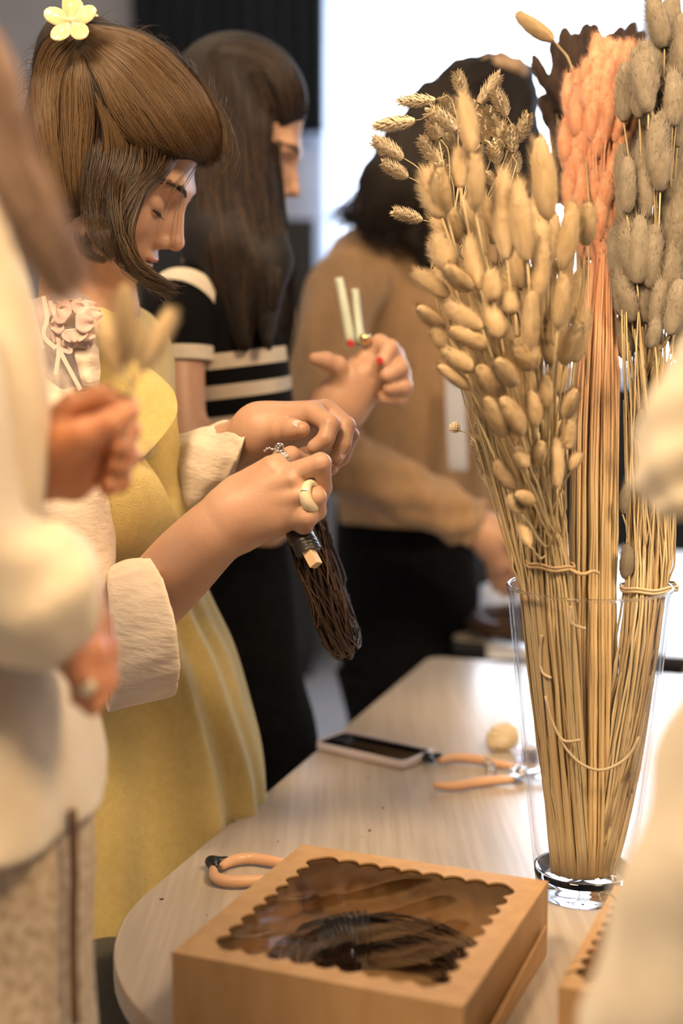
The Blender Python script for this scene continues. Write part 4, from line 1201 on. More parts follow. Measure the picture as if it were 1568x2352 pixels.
def tube_px(rows, n=24, m=28, disp=None, caps=True, pw=2.0):
    """sleeve/leg: rows px, py, depth, half-width across (m), half-depth (m) -> loft with rings across the path"""
    c = np.array([P(*r[:3]) for r in rows]); t = unit(np.gradient(c, axis=0))
    rings = []
    for i, r in enumerate(rows):
        view = unit(c[i] - CAMP)
        a = unit(np.cross(t[i], view)); b = np.cross(a, t[i])
        rings.append((c[i], a * r[3], b * r[4], pw))
    return loft(rings, n, m, disp, caps)

def ring_px(pc, a_px, b_m, bx=0.0, pw=2.0):
    """ring whose first axis is a pixel vector at that depth, second axis runs along the view"""
    c = P(*pc); a = P(pc[0] + a_px[0], pc[1] + a_px[1], pc[2]) - c
    b = P(pc[0] + bx, pc[1], pc[2] - b_m) - c
    return (c, a, b, pw)

# ------------------------------------------------------------------ the woman in the yellow vest
M_vest = mat('yellow felted wool', (0.66, 0.50, 0.175), (0.71, 0.55, 0.21), scale=120, rough=0.95, bump=0.35, bscale=420, sheen=0.55, sheen_tint=(0.95, 1.0, 0.92), detail=8)
M_blouse = mat('cream crinkled cotton', (0.78, 0.64, 0.50), (0.84, 0.71, 0.57), scale=25, stretch=(1, 1, 3), rough=0.8, bump=0.5, bscale=70, sss=0.15, ssr=(1, .8, .6), sscale=0.01, sheen=0.2)
M_hair = hair_mat('brown hair', [(0.009, 0.004, 0.002), (0.030, 0.015, 0.006), (0.085, 0.046, 0.018), (0.20, 0.118, 0.052)])
M_scalp = mat('dark hair base', (0.012, 0.006, 0.003), (0.022, 0.011, 0.005), scale=60, stretch=(1, 1, 1), rough=0.7, bump=0.4, bscale=120)
wy = thing('person', (P(330, 1500, 1.82)[0], P(330, 1500, 1.82)[1], 0.0), 'woman in a yellow vest and cream blouse winding tape on a twig wreath', 'person')
HD = 1.63
fr1 = Frame(P(290, 270, HD), 8, 28)
s_head = head_sdf(Sdf(), fr1)
s_head.ell(fr1(-0.012, -0.074, -0.070), (0.016, 0.008, 0.027), fr1.M, 0.006).ell(fr1(-0.012, 0.074, -0.070), (0.016, 0.008, 0.027), fr1.M, 0.006)
s_head.cone(fr1(-0.035, 0, -0.07), P(205, 720, 1.70), 0.050, 0.056, 0.03)
s_head.cone(P(205, 720, 1.70), P(150, 800, 1.66), 0.046, 0.035, 0.03).cone(P(205, 720, 1.70), P(240, 800, 1.78), 0.046, 0.030, 0.03)
s_torso = Sdf().cone(P(205, 800, 1.73), P(260, 1150, 1.78), 0.06, 0.085, 0.05).cone(P(260, 1150, 1.78), P(300, 1700, 1.82), 0.085, 0.10, 0.05)
s_torso.cone(P(120, 830, 1.64), P(150, 1250, 1.60), 0.038, 0.034, 0.04).cone(P(205, 760, 1.72), P(120, 800, 1.64), 0.06, 0.042, 0.04).cone(P(205, 790, 1.72), P(280, 850, 1.80), 0.05, 0.030, 0.04).cone(P(280, 850, 1.80), P(310, 1150, 1.80), 0.03, 0.028, 0.04).cone(P(310, 1150, 1.80), P(470, 1060, 1.69), 0.026, 0.026, 0.03)
s_torso.cone(P(150, 1250, 1.60), P(205, 1480, 1.63), 0.034, 0.034, 0.03)
# right forearm and hand (nearer the camera)
s_rh = Sdf()
s_rh.chain_s([(205, 1490, 1.63, .034), (300, 1420, 1.60, .0360), (375, 1345, 1.574, .0360), (430, 1285, 1.548, .0345), (490, 1225, 1.525, .0310), (545, 1180, 1.520, .0275)], 22, 0.012)
Wp = (545, 1178, 1.520)
for mx, my, md, r in ((630, 1078, 1.502, .0150), (672, 1104, 1.494, .0152), (688, 1146, 1.494, .0150), (676, 1186, 1.500, .0140)):
    s_rh.cone(P(*Wp), P(mx, my, md), 0.027, r, 0.016)
s_rh.cone(P(560, 1222, 1.523), P(630, 1202, 1.508), 0.020, 0.014, 0.014)
s_rh.cone(P(560, 1130, 1.53), P(622, 1075, 1.53), 0.022, 0.014, 0.014)
kf = 0.0028
s_rh.chain([(625, 1072, 1.502, .0120), (668, 1046, 1.520, .0100), (700, 1062, 1.545, .0088), (705, 1095, 1.555, .0078)], kf)          # index
s_rh.chain([(666, 1090, 1.494, .0125), (736, 1064, 1.482, .0112), (741, 1120, 1.500, .0098), (728, 1160, 1.525, .0086)], kf)          # middle
s_rh.chain([(688, 1142, 1.492, .0124), (726, 1142, 1.484, .0108), (728, 1174, 1.494, .0098), (712, 1192, 1.518, .0085)], kf)          # ring finger
s_rh.chain([(684, 1186, 1.496, .0124), (704, 1186, 1.486, .0118), (698, 1206, 1.500, .0100), (680, 1210, 1.522, .0082)], kf)          # little finger
s_rh.chain([(600, 1110, 1.53, .015), (650, 1085, 1.552, .0125), (700, 1108, 1.562, .0105), (716, 1135, 1.56, .0085)], kf)             # thumb
for a_, b_ in (((600, 1122, 1.496), (668, 1100, 1.4795)), ((605, 1150, 1.494), (686, 1140, 1.4795))):                                   # tendons
    s_rh.cone(P(*a_), P(*b_), 0.0022, 0.0034, 0.010)
# left hand
s_lh = Sdf()
s_lh.chain([(440, 1070, 1.70, .026), (520, 1030, 1.665, .0255), (575, 1005, 1.635, .0255), (610, 988, 1.62, .0265)], 0.02)
for mx, my, md, r in ((715, 950, 1.585, .0145), (745, 945, 1.605, .0145), (760, 958, 1.628, .0140), (758, 985, 1.645, .013)):
    s_lh.cone(P(600, 990, 1.62), P(mx, my, md), 0.026, r, 0.016)
s_lh.chain([(605, 1000, 1.61, .019), (645, 990, 1.578, .0125), (672, 986, 1.562, .0110), (694, 986, 1.552, .0088)], 0.006)             # thumb
s_lh.chain([(718, 948, 1.582, .0128), (758, 975, 1.562, .0112), (748, 1008, 1.555, .0098), (722, 1026, 1.556, .0084)], kf)
s_lh.chain([(752, 945, 1.602, .0126), (794, 978, 1.588, .0108), (787, 1022, 1.578, .0094), (772, 1052, 1.575, .0080)], kf)
s_lh.chain([(764, 958, 1.626, .0122), (803, 1000, 1.615, .0104), (785, 1050, 1.603, .0090), (758, 1072, 1.598, .0078)], kf)
s_lh.chain([(760, 985, 1.645, .0112), (785, 1030, 1.64, .0092), (760, 1075, 1.63, .0080), (738, 1088, 1.622, .0070)], kf)
body1 = body_mesh('body', [(s_head, 0.0016), (s_torso, 0.006), (s_rh, 0.0013), (s_lh, 0.0013)], M_skin, wy)
eye_bits(fr1, wy, -1, s_head); eye_bits(fr1, wy, 1, s_head)
lp = Sdf().ell(fr1(0.0985, 0, -0.1300), (0.0095, 0.0205, 0.0056), fr1.M, 0.004).ell(fr1(0.0948, 0, -0.1402), (0.0102, 0.0195, 0.0062), fr1.M, 0.004).ell(fr1(0.1045, 0, -0.1350), (0.0080, 0.020, 0.0010), fr1.M, 0.002, True)
V, Fs = lp.mesh(0.0008); mk('lips', V, Fs, M_lip, wy)
def nail(c, t, n, w, l, m, root):
    t, n = unit(t), unit(n); s_ = np.cross(n, t)
    V, Fs = Sdf().ell(c, (l, w, 0.0012), np.column_stack([t, s_, n])).mesh(0.0006)
    mk('nail', V, Fs, m, root)
VIEW = -unit(P(700, 1000, 1.6) - CAMP)
def nail_on(c, r, t, n, w, l, m, root):
    n = unit(n); nail(P(*c) + n * (r - 0.0006), t, n, w, l, m, root)
nail_on((684, 986, 1.5565), 0.0098, P(694, 986, 1.552) - P(660, 986, 1.56), VIEW * 0.7 + np.array([0, 0, 0.75]), 0.0052, 0.0062, M_nail, wy)
nail_on((777, 1043, 1.577), 0.0085, P(772, 1056, 1.575) - P(787, 1022, 1.578), VIEW * 0.75 + np.array([0.6, 0, 0]), 0.0042, 0.0060, M_nail, wy)
nail_on((763, 1068, 1.600), 0.0082, P(752, 1078, 1.598) - P(785, 1050, 1.603), VIEW * 0.6 + np.array([0.75, 0, -0.3]), 0.0040, 0.0058, M_nail, wy)
nail_on((728, 1022, 1.5555), 0.0088, P(722, 1026, 1.556) - P(748, 1008, 1.555), VIEW * 0.3 + np.array([0.2, 0.3, -0.9]), 0.0040, 0.0058, M_nail, wy)

# vest
def ringrow(py, l, r, d, b, pw=2.3):
    return (P((l + r) / 2, py, d), np.array([(r - l) / 2 / F * d, 0, 0]), np.array([0.12 * b, b, 0]), pw)
rows = [ringrow(690, 150, 278, 1.72, .070), ringrow(725, 100, 335, 1.73, .115), ringrow(800, 70, 376, 1.745, .150), ringrow(920, 50, 385, 1.755, .150), ringrow(1060, 50, 392, 1.765, .145), ringrow(1200, 55, 412, 1.79, .135), ringrow(1300, 60, 440, 1.80, .130),
        ringrow(1400, 60, 484, 1.815, .130), ringrow(1500, 60, 532, 1.83, .135), ringrow(1620, 60, 568, 1.84, .14), ringrow(1740, 60, 598, 1.85, .145), ringrow(1860, 60, 610, 1.855, .15), ringrow(2000, 62, 612, 1.86, .15), ringrow(2200, 64, 606, 1.86, .15)]
def vest_disp(t, th):
    k = np.clip((t - 0.50) / 0.5, 0, 1)
    f = np.sin(th * 7 + 1.2 + 2.2 * t) * 0.55 + np.sin(th * 4 - 2.0 * t + 0.4) * 0.45
    f = np.sign(f) * np.abs(f) ** 1.5
    r = 0
    for c0, c1, w, amp, ts in ((-0.98, -0.80, 0.14, 0.020, 0.42), (-1.42, -1.36, 0.15, 0.013, 0.55), (-0.62, -0.36, 0.12, 0.016, 0.40), (-1.85, -1.95, 0.16, 0.012, 0.66), (-0.30, -0.05, 0.12, 0.012, 0.45)):
        q = np.clip((t - ts) / (1 - ts), 0, 1)
        dlt = (th - (c0 + (c1 - c0) * q ** 0.7) + math.pi) % (2 * math.pi) - math.pi
        r = r + amp * np.sqrt(q) * np.exp(-(dlt / w) ** 2) - 0.5 * amp * np.sqrt(q) * np.exp(-((dlt - 1.9 * w) / w) ** 2)
    return 0.016 * k ** 0.8 * f + r + 0.0012 * np.sin(th * 19 + 9 * t)
V, Fs = loft(rows, 120, 260, vest_disp, True)
mk('vest', V, Fs, M_vest, wy)
def sheet(name, ctrl, th, m, root, n=28, k=28, label=None):
    V, Fs = patch(PP(np.asarray(ctrl, float)), n, k)
    o = mk(name, V, Fs, m, root, True, label); solid(o, th, 0)
    b = o.modifiers.new('round', 'BEVEL'); b.width = th * 0.4; b.segments = 2; b.limit_method = 'ANGLE'
    return o
# big turned-back collar: near side and far side
sheet('lapel', [[(222, 745, 1.612), (262, 785, 1.612), (300, 818, 1.618), (338, 846, 1.632)],
                [(205, 830, 1.600), (262, 848, 1.600), (318, 862, 1.610), (374, 874, 1.630)],
                [(200, 890, 1.596), (265, 898, 1.597), (332, 902, 1.606), (400, 906, 1.626)],
                [(200, 950, 1.594), (265, 956, 1.595), (335, 955, 1.602), (405, 952, 1.618)],
                [(225, 1006, 1.590), (275, 1008, 1.591), (325, 1006, 1.596), (374, 1002, 1.606)],
                [(285, 1052, 1.584), (300, 1052, 1.586), (315, 1051, 1.589), (330, 1048, 1.594)]], 0.0045, M_vest, wy, label='turned-back felt collar')
sheet('front_panel', [[(110, 1010, 1.575), (200, 1020, 1.572), (285, 1035, 1.585), (322, 1042, 1.61)],
                      [(105, 1090, 1.575), (210, 1095, 1.568), (310, 1098, 1.585), (366, 1105, 1.62)],
                      [(105, 1180, 1.585), (215, 1180, 1.578), (325, 1172, 1.60), (398, 1170, 1.64)],
                      [(110, 1260, 1.60), (215, 1255, 1.60), (325, 1240, 1.625), (412, 1212, 1.66)],
                      [(120, 1330, 1.64), (215, 1330, 1.65), (320, 1310, 1.67), (405, 1270, 1.69)]], 0.004, M_vest, wy)
sheet('far_panel', [[(300, 860, 1.655), (360, 890, 1.66), (402, 930, 1.68)], [(300, 980, 1.650), (365, 990, 1.655), (410, 1000, 1.675)],
                    [(310, 1090, 1.650), (380, 1095, 1.655), (428, 1105, 1.680)], [(320, 1190, 1.655), (395, 1200, 1.66), (442, 1205, 1.69)], [(330, 1270, 1.67), (400, 1280, 1.68), (446, 1285, 1.71)]], 0.004, M_vest, wy)
# blouse sleeves
cr = lambda t, th: 0.0022 * np.sin(th * 3 + 26 * t) + 0.0016 * np.sin(th * 5 - 34 * t + 1) + 0.0009 * np.sin(th * 11 + 55 * t)
V, Fs = loft([ring_px((140, 740, 1.67), (-70, 40), .055), ring_px((115, 830, 1.635), (-95, 20), .062), ring_px((115, 1000, 1.60), (-105, 0), .062), ring_px((145, 1200, 1.59), (-110, 30), .062), ring_px((180, 1400, 1.605), (-80, -110), .062), ring_px((240, 1470, 1.585), (-12, -165), .060)], 40, 48, cr, True)
mk('sleeve', V, Fs, M_blouse, wy)
def cuff_disp(t, th): return 0.0016 * np.sin(th * 9 + 11 * t) * (0.4 + t) + 0.0010 * np.sin(th * 23 + 3 * t) + 0.0022 * np.sin(3 * th + 5 * t)
V, Fs = loft([ring_px((245, 1478, 1.58), (-4, -150), .052, 8), ring_px((250, 1474, 1.577), (-2, -162), .060, 12), ring_px((298, 1458, 1.565), (-12, -166), .066, 18), ring_px((345, 1446, 1.552), (-22, -162), .064, 24), ring_px((370, 1440, 1.546), (-27, -156), .062, 30),
              ring_px((369, 1441, 1.545), (-24, -138), .050, 28), ring_px((340, 1450, 1.552), (-20, -130), .046, 22), ring_px((300, 1462, 1.56), (-12, -128), .045, 14)], 64, 72, cuff_disp, False)
mk('cuff', V, Fs, M_blouse, wy, label='wide turned-back cream cuff')
V, Fs = loft([ring_px((370, 1130, 1.77), (-20, -80), .05), ring_px((425, 1092, 1.71), (-8, -96), .056), ring_px((490, 1066, 1.675), (4, -90), .056), ring_px((538, 1032, 1.650), (12, -74), .056), ring_px((557, 1020, 1.642), (16, -64), .052), ring_px((553, 1022, 1.644), (14, -58), .046), ring_px((520, 1034, 1.656), (8, -52), .040)], 50, 48, lambda t, th: 0.0022 * np.sin(th * 4 + 22 * t) + 0.0012 * np.sin(th * 9 - 30 * t), False)
mk('sleeve', V, Fs, M_blouse, wy)
# trousers below the vest
M_denim = mat('charcoal denim', (0.055, 0.052, 0.042), (0.11, 0.105, 0.085), scale=900, rough=0.9, bump=0.3, bscale=900)
for sx, dd in ((215, 1.77), (400, 1.92)):
    c0 = P(sx, 2120, dd)
    V, Fs = loft([((c0[0], c0[1], c0[2]), np.array([.082, 0, 0]), np.array([0, .085, 0])), ((c0[0], c0[1], 0.5), np.array([.068, 0, 0]), np.array([0, .07, 0])), ((c0[0], c0[1], 0.25), np.array([.062, 0, 0]), np.array([0, .062, 0])), ((c0[0], c0[1], 0.03), np.array([.066, 0, 0]), np.array([0, .066, 0]))], 30, 32, lambda t, th: 0.002 * np.sin(th * 3 + 9 * t))
    mk('trouser_leg', V, Fs, M_denim, wy)
    V, Fs = Sdf().ell((c0[0] + 0.05, c0[1] - 0.015, 0.03), (0.11, 0.042, 0.03)).mesh(0.006); V[:, 2] = np.maximum(V[:, 2], 0.001); mk('shoe', V, Fs, mat('white shoe', (0.6, 0.6, 0.6), rough=0.6), wy)

# hair: volume + strands
hs = Sdf()
E1 = lambda c, r, k=0.02: hs.ell(fr1(*c), r, fr1.M, k)
E1((-0.012, 0, 0.004), (0.106, 0.086, 0.092)); E1((-0.088, 0, 0.038), (0.042, 0.060, 0.050)); E1((-0.040, 0, -0.045), (0.066, 0.080, 0.078)); E1((0.058, 0, 0.012), (0.056, 0.068, 0.052))
hs.ell(fr1(-0.005, -0.060, -0.075), (0.042, 0.028, 0.060), fr1.M, 0.02).ell(fr1(-0.005, 0.060, -0.075), (0.042, 0.028, 0.060), fr1.M, 0.02)
hs.cone(fr1(-0.055, -0.045, -0.06), fr1(-0.062, -0.040, -0.125), 0.034, 0.018, 0.02).cone(fr1(-0.055, 0.045, -0.06), fr1(-0.062, 0.040, -0.125), 0.034, 0.018, 0.02)
hs.ell(fr1(0.100, 0, -0.085), (0.075, 0.075, 0.082), fr1.M, 0.012, True)          # clear the face
hV, hF = hs.mesh(0.0028)
hair1 = mk('hair', hV, hF, M_scalp, wy)
gh = np.random.default_rng(77)
K = 22
fam = [
 # guide A, guide B, count, jitter, lift
 ([(195, 52, 0), (330, 78, 0), (440, 165, 0), (505, 262, 0), (522, 345, 0)], [(200, 70, 0), (310, 130, 0), (400, 225, 0), (465, 320, 0), (490, 378, 0)], 1500, 6, .003),
 ([(200, 70, 0), (310, 130, 0), (400, 225, 0), (465, 320, 0), (490, 378, 0)], [(195, 95, 0), (275, 170, 0), (340, 260, 0), (400, 345, 0), (440, 382, 0)], 1500, 6, .003),
 ([(195, 95, 0), (275, 170, 0), (335, 250, 0), (385, 330, 0), (430, 382, 0)], [(185, 110, 0), (225, 185, 0), (255, 250, 0), (290, 310, 0), (325, 345, 0)], 1000, 7, .003),
 ([(165, 60, 0), (100, 95, 0), (75, 190, 0), (92, 320, 0), (120, 440, 0), (140, 500, 0)], [(175, 110, 0), (140, 180, 0), (130, 280, 0), (135, 380, 0), (150, 480, 0), (170, 545, 0)], 1000, 7, .003),
 ([(175, 110, 0), (150, 180, 0), (145, 270, 0), (150, 370, 0), (165, 470, 0), (185, 545, 0)], [(188, 115, 0), (205, 190, 0), (215, 270, 0), (205, 360, 0), (200, 460, 0), (215, 550, 0)], 1000, 8, .003),
 ([(210, 200, 0), (235, 280, 0), (240, 360, 0), (225, 440, 0), (228, 520, 0), (250, 590, 0)], [(255, 270, 0), (285, 330, 0), (290, 390, 0), (268, 450, 0), (258, 520, 0), (275, 590, 0)], 1000, 8, .004),
]
allp = []
for A, B, n, j, lift in fam:
    q = lock_family(A, B, n, K, j, gh, start=0.12)
    dd = trace(hs, q[..., 0].ravel(), q[..., 1].ravel(), 1.35, 1.75, HD - 0.01).reshape(n, K)
    dd = dd - lift * (2.2 * TONES[-1] + 0.3)
    for _ in range(2): dd[:, 1:-1] = (dd[:, :-2] + dd[:, 1:-1] * 2 + dd[:, 2:]) / 4
    allp.append(PP(np.dstack([q[..., 0], q[..., 1], dd])))
# hanging front locks past the cheek, free of the head
for A, B, n, j, tr in (
 ([(215, 250, 1.54), (205, 340, 1.53), (195, 430, 1.53), (212, 520, 1.53), (245, 590, 1.535)], [(330, 320, 1.54), (325, 390, 1.53), (292, 450, 1.53), (268, 520, 1.53), (280, 600, 1.53)], 1700, 9, 1),
 ([(245, 380, 1.53), (250, 470, 1.527), (270, 560, 1.528), (312, 630, 1.533), (385, 668, 1.545)], [(285, 400, 1.53), (275, 480, 1.525), (288, 555, 1.525), (328, 620, 1.530), (410, 658, 1.545)], 600, 6, 0),
 ([(318, 380, 1.54), (326, 430, 1.535), (300, 500, 1.528), (296, 550, 1.527), (318, 605, 1.53), (375, 650, 1.54)], [(335, 390, 1.54), (340, 430, 1.535), (316, 495, 1.53), (306, 550, 1.527), (326, 600, 1.53), (385, 645, 1.54)], 150, 3, 0),
 ([(335, 300, 1.55), (338, 375, 1.545), (302, 438, 1.535), (270, 510, 1.53), (262, 570, 1.53)], [(425, 340, 1.575), (385, 398, 1.555), (334, 440, 1.54), (298, 505, 1.533), (284, 570, 1.53)], 380, 7, 0),
 ([(300, 560, 1.532), (305, 600, 1.53), (335, 636, 1.53), (375, 655, 1.535), (420, 668, 1.545)], [(250, 560, 1.532), (270, 605, 1.53), (315, 642, 1.53), (350, 668, 1.535), (385, 695, 1.545)], 110, 8, 0),
 ([(165, 500, 1.60), (175, 560, 1.595), (200, 590, 1.59), (240, 600, 1.585)], [(205, 520, 1.58), (212, 570, 1.578), (228, 590, 1.575), (255, 596, 1.57)], 120, 6, 0),
 ([(455, 380, 1.60), (420, 440, 1.585), (408, 500, 1.575), (396, 560, 1.57)], [(430, 385, 1.58), (392, 440, 1.57), (370, 500, 1.56), (352, 540, 1.555)], 8, 4, 0),
 ([(500, 260, 1.62), (530, 320, 1.62), (535, 370, 1.62), (500, 420, 1.62), (500, 470, 1.62)], [(470, 200, 1.62), (520, 270, 1.62), (545, 330, 1.62), (540, 390, 1.62), (530, 420, 1.62)], 30, 12, 0)):
    q = lock_family(A, B, n, K, j, gh, start=0.38 if n > 100 else 0.0)
    if tr:
        dd = trace(hs, q[..., 0].ravel(), q[..., 1].ravel(), 1.35, 1.75, 1.535).reshape(n, K)
        dd = np.minimum(dd, 1.548)
        for _ in range(3): dd[:, 1:-1] = (dd[:, :-2] + dd[:, 1:-1] * 2 + dd[:, 2:]) / 4
        q[..., 2] = dd - 0.006 * gh.uniform(0, 1, (n, 1))
    else: q[..., 2] += gh.normal(size=(n, 1)) * 0.0035
    if n > 100: q[..., 2] += 0.022 * (1 - np.linspace(0, 1, K)[None]) ** 5
    allp.append(PP(q))
# flyaways along the outline
for i in range(160):
    a = gh.uniform(0, 1); o = crv(np.array([(60, 240), (80, 110), (200, 40), (350, 85), (450, 175), (515, 285), (528, 350)], float), 101)[int(a * 100)]
    d = unit(o - np.array([290, 270])) * gh.uniform(2, 15); tdir = np.array([d[1], -d[0]]) * gh.choice([-1, 1])
    q = np.array([[*(o - d * 0.6), HD], [*(o + d * 0.5 + tdir * 0.7), HD], [*(o + d + tdir * 2.0), HD], [*(o + d * 1.1 + tdir * 3.2), HD]])
    allp.append(PP(crv(q, K))[None])
allp = np.concatenate(allp)
rad = np.linspace(1, 0.35, K)[None] * gh.uniform(0.00020, 0.00040, (len(allp), 1))
V, Fs = tubes(allp, rad, 3)
st = mk('hair_strands', V, Fs, M_hair, wy); st['kind'] = 'stuff'; tones(st, K, 3, 160)

# flower claw clip
M_petal = mat('cream plastic petal', (0.86, 0.70, 0.36), (0.90, 0.78, 0.50), scale=60, rough=0.25, sss=0.5, ssr=(1, .8, .4), sscale=0.006, coat=0.3)
clip = thing('hair_clip', P(165, 58, 1.535), 'cream plastic flower hair clip on top of the brown hair', 'hair clip')
def flower5(c, size, nrm, up, m, root, rot0=0.0, d=0.0):
    nrm = unit(nrm); u_ = unit(np.cross(up, nrm)); v_ = np.cross(nrm, u_)
    for k in range(5):
        a = rot0 + k * 2 * math.pi / 5
        dr = u_ * math.cos(a) + v_ * math.sin(a); sd_ = np.cross(nrm, dr)
        V, Fs = Sdf().ell(c + dr * size * 0.60 + nrm * 0.002, (size * 0.50, size * 0.37, 0.0024), np.column_stack([unit(dr + nrm * 0.28), sd_, unit(nrm - dr * 0.28)]), 0.003).cone(c, c + dr * size * 0.5, 0.0022, 0.004, 0.003).mesh(0.0011)
        mk('petal', V, Fs, m, root)
    V, Fs = Sdf().ell(c + nrm * 0.001, (0.004,) * 3).mesh(0.0009); mk('flower_centre', V, Fs, m, root)
flower5(P(163, 48, 1.528), 0.0285, VIEW + np.array([-0.1, 0, 0.25]), np.array([0, 0, 1.0]), M_petal, clip, 0.35)
flower5(P(186, 22, 1.575), 0.020, VIEW * 0.4 + np.array([0.5, 0, 0.8]), np.array([0, 0, 1.0]), M_petal, clip, 0.1)
V, Fs = tubes(PP(np.array([[170, 30, 1.555], [177, 22, 1.565], [182, 34, 1.57], [176, 48, 1.56]])), np.full(4, 0.0016), 8, True); mk('spring', V, Fs, M_steel, clip)

# scarf, fabric flower and ribbons at the neck
M_organza = sheer('white organza', (0.90, 0.84, 0.86), 0.55)
M_rosef = mat('pink fabric petal', (0.84, 0.52, 0.42), (0.88, 0.62, 0.53), scale=40, rough=0.8, sss=0.3, ssr=(1, .6, .5), sscale=0.008)
M_ribbon = mat('pale satin ribbon', (0.86, 0.68, 0.58), rough=0.35, sheen=0.3)
scf = thing('organza_scarf', P(170, 800, 1.57), 'white sheer organza scarf with ribbons round the neck', 'scarf')
def sheet2(name, ctrl, m, root, th=0.0006, amp=0.003):
    V, Fs = patch(PP(np.asarray(ctrl, float)), 26, 26)
    V = V + (amp * np.sin(V[:, 0:1] * 210 + V[:, 2:3] * 90) + amp * 0.6 * np.sin(V[:, 2:3] * 260)) * VIEW
    return mk(name, V, Fs, m, root)
sheet2('cloth', [[(70, 690, 1.60), (140, 668, 1.585), (200, 680, 1.60), (225, 705, 1.66)], [(60, 760, 1.585), (140, 750, 1.56), (205, 750, 1.57), (240, 760, 1.63)], [(60, 850, 1.58), (140, 830, 1.555), (205, 830, 1.565), (225, 830, 1.62)], [(70, 920, 1.58), (130, 905, 1.56), (190, 900, 1.57), (215, 890, 1.62)]], M_organza, scf)
sheet2('cloth_fold', [[(125, 668, 1.575), (160, 652, 1.56), (195, 680, 1.575)], [(118, 710, 1.57), (160, 700, 1.552), (210, 715, 1.57)], [(120, 760, 1.57), (160, 750, 1.555), (205, 760, 1.57)]], M_organza, scf)
sheet2('cloth_fold', [[(165, 780, 1.555), (200, 775, 1.55), (228, 800, 1.565)], [(178, 840, 1.55), (205, 835, 1.546), (230, 850, 1.56)], [(190, 885, 1.553), (210, 890, 1.55), (226, 895, 1.56)]], M_blouse, scf)
for pl in ([(68, 690), (80, 740), (98, 800)], [(100, 680), (108, 730), (100, 770), (128, 800)], [(115, 690), (130, 740), (135, 800), (128, 860)], [(130, 790), (150, 830), (185, 895)], [(135, 800), (160, 808), (160, 795), (152, 780)]):
    c = np.array([(x, y, 1.542) for x, y in pl], float)
    p = PP(crv(c, 24)); t = unit(np.gradient(p, axis=0)); s_ = np.cross(t, VIEW) * 0.0024
    V = np.vstack([p - s_, p + s_]); mk('ribbon', V, np.stack([np.arange(23), np.arange(1, 24), np.arange(25, 48), np.arange(24, 47)], -1), M_ribbon, scf)
flw = thing('fabric_flower', P(170, 745, 1.54), 'pink ruffled fabric flower pinned at the scarf', 'flower')
gf = np.random.default_rng(12)
fc = P(172, 742, 1.548)
for k in range(26):
    a = k * 2.4; rr = 0.004 + 0.026 * math.sqrt(k / 26)
    up_ = np.array([math.cos(a), 0.15, math.sin(a) * 0.85]); nr = unit(VIEW * (1.25 - 0.04 * k) + up_ * (0.2 + 0.045 * k))
    dr = unit(up_ - nr * (up_ @ nr)); sd_ = np.cross(nr, dr)
    u_, v_ = np.meshgrid(np.linspace(0, 1, 9), np.linspace(-1, 1, 9), indexing='ij')
    w_ = 0.014 * np.sin(np.pi * (0.18 + 0.70 * u_)) * gf.uniform(0.8, 1.2)
    L = 0.017 * gf.uniform(0.8, 1.2)
    curl = 0.006 * u_ ** 2 * gf.uniform(-0.6, 1.0) + 0.0022 * np.sin(v_ * 5 + k) * u_
    c = fc + up_ * rr * 0.75 + VIEW * (0.016 - 0.0006 * k)
    V = c + dr * (u_ * L)[..., None] + sd_ * (v_ * w_)[..., None] + nr * curl[..., None]
    o = mk('petal', V.reshape(-1, 3), grid_faces(9, 9), M_rosef, flw); solid(o, 0.0005)

# rings
M_gold = mat('pale gold', (0.80, 0.60, 0.32), metal=1, rough=0.2)
M_cream = mat('cream enamel', (0.84, 0.72, 0.50), rough=0.2, coat=0.6)
def torus_at(c, axis, R, r, squash=1.0, n=36, m=10):
    axis = unit(axis); u_ = unit(np.cross(axis, [0.2, 0.3, 1.0])); v_ = np.cross(axis, u_)
    a = np.linspace(0, 2 * math.pi, n + 1)
    return tubes(c + R * (np.cos(a)[:, None] * u_ + np.sin(a)[:, None] * v_), r if np.ndim(r) else np.full(n + 1, r), m)
ring1 = thing('finger_ring', P(715, 1138, 1.48), 'chunky cream dome ring with gold knot on the near hand', 'ring')
cen = P(712, 1138, 1.484); ax = P(724, 1137, 1.481) - P(688, 1142, 1.493)
a = np.linspace(0, 2 * math.pi, 41)
V, Fs = torus_at(cen + unit(ax) * 0.003, ax, 0.0128, 0.0050 + 0.0018 * np.cos(a - 0.8), n=40, m=14); mk('dome', V, Fs, M_cream, ring1)
V, Fs = torus_at(cen - unit(ax) * 0.0045, ax, 0.0128, 0.0014, n=40, m=8); mk('gold_band', V, Fs, M_gold, ring1)
kc = P(712, 1152, 1.470) - unit(ax) * 0.0045
for dx, dz in ((0, 0), (0.003, 0.002), (-0.002, 0.003), (0.001, -0.0035)):
    V, Fs = Sdf().ell(kc + np.array([dx, 0, dz]), (0.0021,) * 3).mesh(0.0006); mk('knot_bead', V, Fs, M_gold, ring1)
ring2 = thing('finger_ring', P(640, 1040, 1.505), 'silver chain ring on the index finger of the near hand', 'ring')
M_silver = mat('silver', (0.75, 0.74, 0.73), metal=1, rough=0.16)
cen = P(645, 1060, 1.512); ax = P(668, 1046, 1.520) - P(625, 1072, 1.502)
V, Fs = torus_at(cen, ax, 0.0118, 0.0015); mk('band', V, Fs, M_silver, ring2)
V, Fs = torus_at(cen + unit(ax) * 0.003, ax, 0.0116, 0.0010); mk('band', V, Fs, M_silver, ring2)
